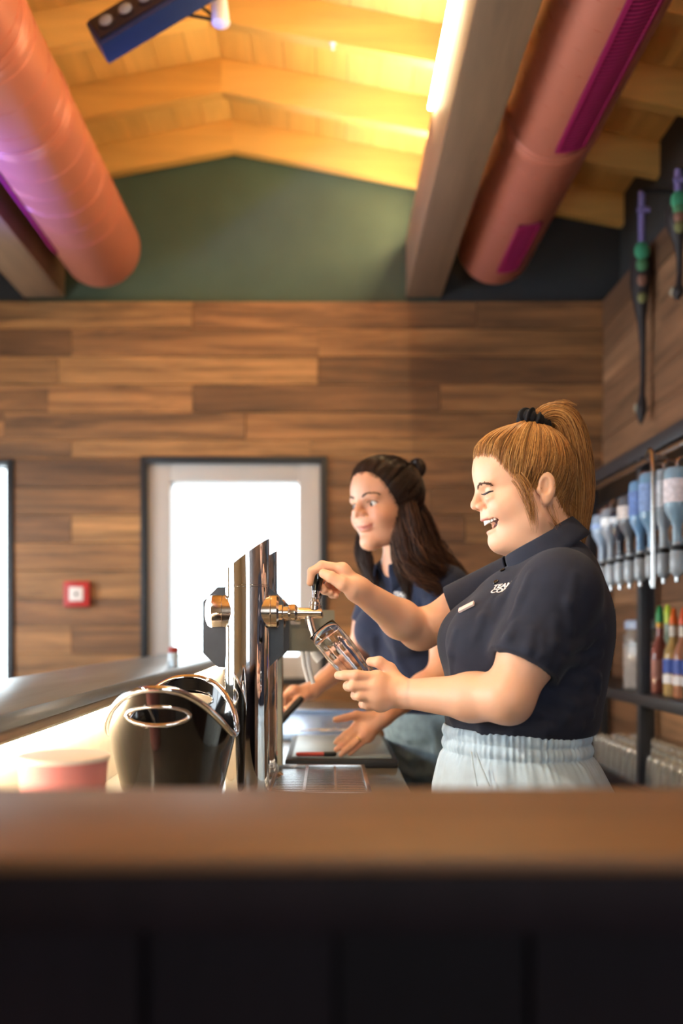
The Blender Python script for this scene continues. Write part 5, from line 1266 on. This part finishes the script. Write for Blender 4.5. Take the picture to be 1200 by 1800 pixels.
tv, tf = text_mesh('Zipfer', .0135, .0002); Q = []
for x, y, _ in tv:
    z = .043-y; x = -x; r = np.interp(z, [a for a, b in outer], [b for a, b in outer])+.0005; a = x/.031; s = 1
    Q.append(rim_c+d_*z+(u_*math.cos(a-.42)+w_*math.sin(a-.42))*r)
Q = np.array(Q); finish('lettering', Q, tf, mat('glass_print', lin(60, 44, 40), 0.5), bg, loc=ORGG)
# ---------------------------------------------------------------- the woman behind her
_t0 = _t.time(); rs = np.random.RandomState(11)
H2 = Head(A(688, 899, 2.74), math.radians(-140), math.radians(6), 0.04, 1.10)
ORG2 = np.array([.25, 2.9, 0.0])
f2 = np.array([-.8, -.6, 0]); l2 = np.array([.6, -.8, 0]); R2 = np.stack([f2, l2, [0, 0, 1]], 1)
SL2, SR2 = A(786, 1036, 2.74), A(674, 1028, 3.0); EL2, WL2 = A(778, 1182, 2.64), A(672, 1261, 2.555); ER2, WR2 = A(628, 1150, 3.03), A(546, 1214, 2.83)
def torso2(F, g):
    F.ell(A(724, 1075, 2.88), np.array([.098, .150, .115])+g, R2, k=.04); F.ell(A(728, 1150, 2.89), np.array([.098, .140, .14])+g, R2, k=.05)
    c = A(722, 1108, 2.88)
    for s in (1, -1): F.ell(c+f2*.070+l2*.068*s, np.array([.058, .060, .060])+g, R2, k=.03)
    F.ell(A(740, 1235, 2.9), np.array([.088, .138, .11])+g, R2, k=.05)
    nb = A(708, 1000, 2.85); F.cone(nb, SL2+l2*-.01, .050+g, .050+g, .03); F.cone(nb, SR2+l2*.01, .050+g, .050+g, .03)
B2 = Field(); build_head(B2, H2, False, .96, False, False); B2.cone(A(702, 915, 2.79), A(708, 1000, 2.85), .048, .056, .03); torso2(B2, 0)
B2.ell(A(757, 1330, 2.92), (.095, .145, .12), R2, k=.05)
hipc = A(762, 1345, 2.93); 
for s in (1, -1):
    q = hipc+l2*.088*s; q[2] = .90; B2.chain([q, q*np.array([1, 1, 0])+np.array([0, 0, .48]), q*np.array([1, 1, 0])+np.array([0, 0, .07])], [.085, .055, .035], .03)
B2.chain([SL2, SL2*.45+EL2*.55, EL2], [.050, .042, .036], .02, .03); B2.chain([EL2, EL2*.66+WL2*.34, WL2], [.036, .034, .0225], .02, .02)
B2.chain([SR2, SR2*.45+ER2*.55, ER2], [.050, .042, .036], .02, .03); B2.chain([ER2, ER2*.66+WR2*.34, WR2], [.036, .034, .0225], .02, .02)
mL = [A(626, 1277, 2.545), A(631, 1283, 2.535), A(638, 1291, 2.53), A(645, 1298, 2.535)]
hand(B2, WL2, mL, [[A(607, 1291, 2.525), A(597, 1299, 2.52), A(590, 1305, 2.517)], [A(610, 1302, 2.515), A(599, 1311, 2.508), A(591, 1318, 2.505)], [A(617, 1311, 2.507), A(606, 1320, 2.50), A(599, 1327, 2.497)], [A(628, 1312, 2.52), A(620, 1319, 2.512), A(614, 1325, 2.508)]],
     [A(655, 1262, 2.55), A(626, 1257, 2.54), A(605, 1262, 2.535), A(589, 1265, 2.53)], [.0085, .009, .0085, .0075], [.016, .011, .0095, .008], .0125)
mR = [A(513, 1213, 2.775), A(508, 1219, 2.79), A(506, 1226, 2.805), A(506, 1232, 2.815)]
hand(B2, WR2, mR, [[A(497, 1226, 2.76), A(497, 1243, 2.765), A(505, 1250, 2.78)], [A(490, 1228, 2.785), A(487, 1246, 2.79), A(496, 1254, 2.80)], [A(486, 1232, 2.81), A(483, 1248, 2.815), A(492, 1257, 2.82)], [A(488, 1238, 2.83), A(484, 1252, 2.83), A(492, 1260, 2.83)]],
     [A(535, 1222, 2.80), A(523, 1232, 2.77), A(514, 1240, 2.76), A(505, 1246, 2.755)], [.0085, .009, .0085, .0075], [.016, .012, .010, .008], .0125)
V, F = mesh_multi(B2, (-.20, 2.40, 0.0), (.45, 3.15, 1.76), .0052,
    [(H2.o-np.array([.125, .125, .125]), H2.o+np.array([.125, .125, .13]), .0022), (np.array([.012, 2.47, .945]), np.array([.135, 2.58, 1.085]), .0026), (np.array([-.155, 2.73, 1.02]), np.array([-.05, 2.86, 1.14]), .0026)])
p2 = empty('person', ORG2, label='smiling dark-haired woman in navy polo and jeans, hand on a board, behind the other', cat='person')
finish('body', V, F, M['skin'], p2, skin_colour(V, H2, False, lin(212, 158, 130), lin(186, 98, 94)), ORG2)
T2 = Field(); torso2(T2, .010); hL = SL2*.42+EL2*.58; hR = SR2*.42+ER2*.58
T2.cone(SL2, hL, .062, .056, .03, cut=0.0); T2.cone(SR2, hR, .062, .056, .03, cut=0.0); base2 = Field(); base2.pr = list(T2.pr)
for pts, r in (([(690, 1120), (700, 1160), (720, 1190)], .010), ([(660, 1180), (690, 1215), (730, 1225)], .010), ([(680, 1235), (710, 1243), (740, 1240)], .010), ([(735, 1060), (730, 1100), (722, 1140)], .009), ([(760, 1060), (765, 1100), (768, 1130)], .008), ([(655, 1120), (660, 1160), (668, 1200)], .008)): fold(T2, base2, pts, r, .016, .7, 'u', 2.3, 3.2)
# open neck
nk = A(690, 1015, 2.80)
T2.cone(A(702, 915, 2.79), A(708, 1000, 2.85), .053, .058, .006, 's'); T2.cone(A(703, 985, 2.83)+f2*.03, nk+f2*.07+np.array([0, 0, -.03]), .034, .010, .01, 's')
T2.half((0, 0, 1.035), (0, 0, -1), .004); solid2 = Field(); solid2.pr = list(T2.pr)
in2 = Field(); torso2(in2, .003); in2.chain([SL2, SL2*.45+EL2*.55, EL2], [.052, .044, .038], .02); in2.chain([SR2, SR2*.45+ER2*.55, ER2], [.052, .044, .038], .02); T2.func(lambda p: in2(p), .002, 's')
V, F = T2.mesh((-.02, 2.55, 1.01), (.47, 3.2, 1.50), .0038); V = relax(V, F, 2, .5); sh2 = finish('polo_shirt', V, F, M['navy_cloth2'], p2, loc=ORG2)
# collar with open points
c0 = A(706, 990, 2.84); fv = f2*.068+np.array([0, 0, -.030]); lat = l2*.064; upv = np.cross(fv, lat); upv /= np.linalg.norm(upv); upv *= np.sign(upv[2]); V = []; nph = 64
prof = [(.93, -.010), (.97, .012), (1.0, .02), (1.06, .018), (1.16, .004), (1.28, -.018), (1.38, -.032)]; m_ = len(prof)
for i in range(nph+1):
    ph = math.radians(24)+(2*PI-math.radians(48))*i/nph; fr = max(0, math.cos(ph))**5
    for j, (q, h) in enumerate(prof): V.append(c0+(fv*math.cos(ph)+lat*math.sin(ph))*q+upv*(h-fr*.035*max(0, j-4)*.5)+fv*fr*.15*max(0, j-3)*.3)
F = [(i*m_+j, i*m_+j+1, (i+1)*m_+j+1, (i+1)*m_+j) for i in range(nph) for j in range(m_-1)]
co = finish('collar', np.array(V), np.array(F), M['navy_cloth2'], sh2, loc=ORG2); sm = co.modifiers.new('s', 'SOLIDIFY'); sm.thickness = .0035; sm.offset = 0
tv, tf = text_mesh('TEAM\nCOM', .019, .0006); q = hit(solid2, 702, 1050, 2.3, 3.3)
if q is not None: finish('chest_print', print_on(solid2, q, l2, (0, 0, 1), tv), tf, M['print_white'], sh2, loc=ORG2)
# jeans
J2 = Field(); J2.ell(A(757, 1330, 2.92), np.array([.095, .145, .12])+.012, R2, k=.05); J2.ell(A(745, 1262, 2.905), np.array([.094, .142, .08])+.012, R2, k=.05)
for s in (1, -1):
    q = hipc+l2*.088*s; q[2] = .90; J2.chain([q, q*np.array([1, 1, 0])+np.array([0, 0, .48]), q*np.array([1, 1, 0])+np.array([0, 0, .08])], [.092, .072, .058], .03)
baseJ = Field(); baseJ.pr = list(J2.pr)
for pts, r in (([(690, 1290), (715, 1300), (745, 1298)], .008), ([(695, 1320), (720, 1335), (750, 1335)], .008), ([(700, 1350), (730, 1365), (760, 1362)], .008), ([(760, 1280), (765, 1310), (768, 1340)], .007)): fold(J2, baseJ, pts, r, .014, .7, 'u', 2.3, 3.2)
J2.half((0, 0, 1.052), (0, 0, 1), .004); J2.half((0, 0, .06), (0, 0, -1), .004)
V, F = J2.mesh((-.02, 2.65, .04), (.55, 3.2, 1.07), .006); V = relax(V, F, 2, .5); je = finish('jeans', V, F, M['denim_blue'], p2, loc=ORG2)
q1, q2 = hipc+l2*.088, hipc-l2*.088; shoes(p2, ORG2, [(q1[0], q1[1], -.8, -.6), (q2[0], q2[1], -.8, -.6)])
# eyes
for s in (1, -1):
    c = H2.w((.0842, .0315*s, .0178)); e = lathe('eye', [(max(1e-5, .0118*1.1*math.sin(PI*i/14)), -.0118*1.1*math.cos(PI*i/14)) for i in range(15)], M['eye_white'], p2, 20, axis=H2.R[:, 0], origin=c-ORG2, cap=False)
    g_ = H2.R@np.array([.96, -.18*1, -.12]); g_ /= np.linalg.norm(g_)
    lathe('iris', [(.0068, .0117), (.006, .0124), (.001, .0131)], M['iris'], e, 18, axis=g_, origin=c-ORG2, cap=True)
def local_strokes(H, fld, pts, n, r, m, name, parent, org, length, up, jit):
    P0 = []
    for s in (1, -1):
        loc = resample(np.array(pts)*np.array([1, s, 1]), n); tan = np.gradient(loc, axis=0); tan /= np.linalg.norm(tan, axis=1, keepdims=True)
        st = loc+rs.randn(n, 3)*np.array([0, jit*.5, jit]); pr = lambda X, o: snap(fld, X, o)
        a = H.w(st); b = H.w(st+tan*length+np.array([0, 0, length*up]))
        for _ in range(3): a = pr(a, .0004); b = pr(b, .0010)
        P0 = np.stack([a, (a+b)/2, b], 1); V, F, _ = strands(P0, np.array([r, r, r*.4]), np.ones((len(P0), 4))); finish(name, V, F, m, parent, loc=org)
local_strokes(H2, B2, [(.104, .013, .0365), (.101, .024, .041), (.092, .036, .041), (.082, .046, .037)], 80, .0009, M['lash'], 'eyebrow', p2, ORG2, .004, .2, .0012)
local_strokes(H2, B2, [(.099, .020, .0205), (.098, .028, .0235), (.094, .037, .0225), (.088, .045, .0185)], 60, .0009, M['lash'], 'eyelash', p2, ORG2, .003, .3, .0005)
# hair
G2 = [lin(48, 32, 26), lin(60, 40, 32), lin(36, 25, 22), lin(54, 36, 29)]; G2e = [lin(70, 45, 36), lin(54, 37, 32), lin(100, 68, 50), lin(44, 30, 27)]
half = [(.088, .030, .088), (.076, .052, .068), (.066, .064, .040), (.052, .071, .010), (.036, .074, -.020), (.018, .072, -.050), (-.010, .068, -.065), (-.035, .045, -.075)]
line2 = [(.0945, 0, .092)]+half+[(x, -y, z) for x, y, z in half]+[(-.050, 0, -.080)]; parts = []
g_, ptf, tmf = scalp(B2, H2, (-.070, 0, .098), line2, G2, rs, 1600, 12, (.006, .013), .0009, .010); parts.append(g_)
bun = H2.w((-.098, 0, .108))
for i in range(7):
    a = 2*PI*i/7; e1 = H2.R[:, 1]; e2 = H2.R[:, 2]; pts = [bun+(e1*math.cos(a+t)+e2*math.sin(a+t))*.017*(1.15-.3*(t/3))-H2.R[:, 0]*(.004+.006*t) for t in np.linspace(0, 3.2, 6)]
    parts.append(bundle(pts, [.009, .011, .011, .010, .008, .004], 60, 12, G2, rs, .001, 1, .0008))
lk = lambda *pts: [A(*p) for p in pts]
for pts, wd, nn, wv in ((lk((706, 850, 2.70), (714, 905, 2.68), (728, 955, 2.68), (746, 988, 2.68), (778, 1010, 2.71), (822, 1034, 2.76)), [.020, .032, .036, .034, .026, .006], 260, .008),
    (lk((722, 880, 2.76), (738, 920, 2.77), (752, 960, 2.78), (775, 990, 2.78), (805, 1015, 2.80), (820, 1030, 2.82)), [.026, .038, .042, .036, .026, .008], 260, .008),
    (lk((700, 862, 2.685), (702, 930, 2.668), (712, 985, 2.67), (735, 1010, 2.665), (760, 1030, 2.67), (775, 1052, 2.68)), [.012, .022, .026, .022, .014, .004], 200, .009),
    (lk((694, 880, 2.685), (697, 945, 2.675), (706, 995, 2.68), (714, 1025, 2.69), (720, 1060, 2.70)), [.010, .018, .020, .014, .004], 150, .006),
    (lk((735, 900, 2.84), (745, 940, 2.86), (755, 985, 2.87), (780, 1015, 2.87), (800, 1035, 2.88)), [.025, .036, .036, .03, .01], 160, .008),
    (lk((655, 900, 2.84), (641, 935, 2.86), (637, 965, 2.86), (644, 995, 2.85), (655, 1025, 2.83), (664, 1050, 2.82)), [.010, .018, .022, .020, .014, .004], 180, .006)):
    parts.append(bundle(pts, wd, nn, 22, G2e if pts[-1][0] > .25 else G2, rs, wv, 2.2, .0009))
V, F, Cc = join_geo(parts); finish('hair', V, F, M['hair'], p2, Cc, ORG2)
# finger ring
rg = A(627, 1289, 2.525); tube_pts = []
fd = A(617, 1311, 2.507)-A(638, 1291, 2.53); fd /= np.linalg.norm(fd); rc = A(638, 1291, 2.53)*.55+A(617, 1311, 2.507)*.45
u_, w_ = [np.array(q) for q in ring_frame(fd)]; Vv, Ff = tube_geo([Vector(rc+(u_*math.cos(a)+w_*math.sin(a))*.0092-ORG2) for a in np.linspace(0, 2*PI, 33)], .0013, 8, False); link('finger_ring', pydata(Vv, Ff, True), M['gold'], p2)
# what her right hand holds
kc = A(520, 1238, 2.745); ke = A(476, 1286, 2.69); kd = ke-kc
ut = empty('bar_utensil', kc+kd*.5, label='black handled bar utensil held by the dark-haired woman next to the towers', cat='utensil'); O2 = kc+kd*.5
lathe('handle', [(.006, 0), (.0095, .004), (.0105, .03), (.0095, .06), (.0115, .095), (.010, .108), (.006, .112)], M['black_matte'], ut, 20, axis=kd, origin=kc-kd*.25-O2)
tube('shank', [kc+kd*.75-O2, ke+kd*.25-O2], .004, M['steel'], ut, 12)
print('woman2', _t.time()-_t0)
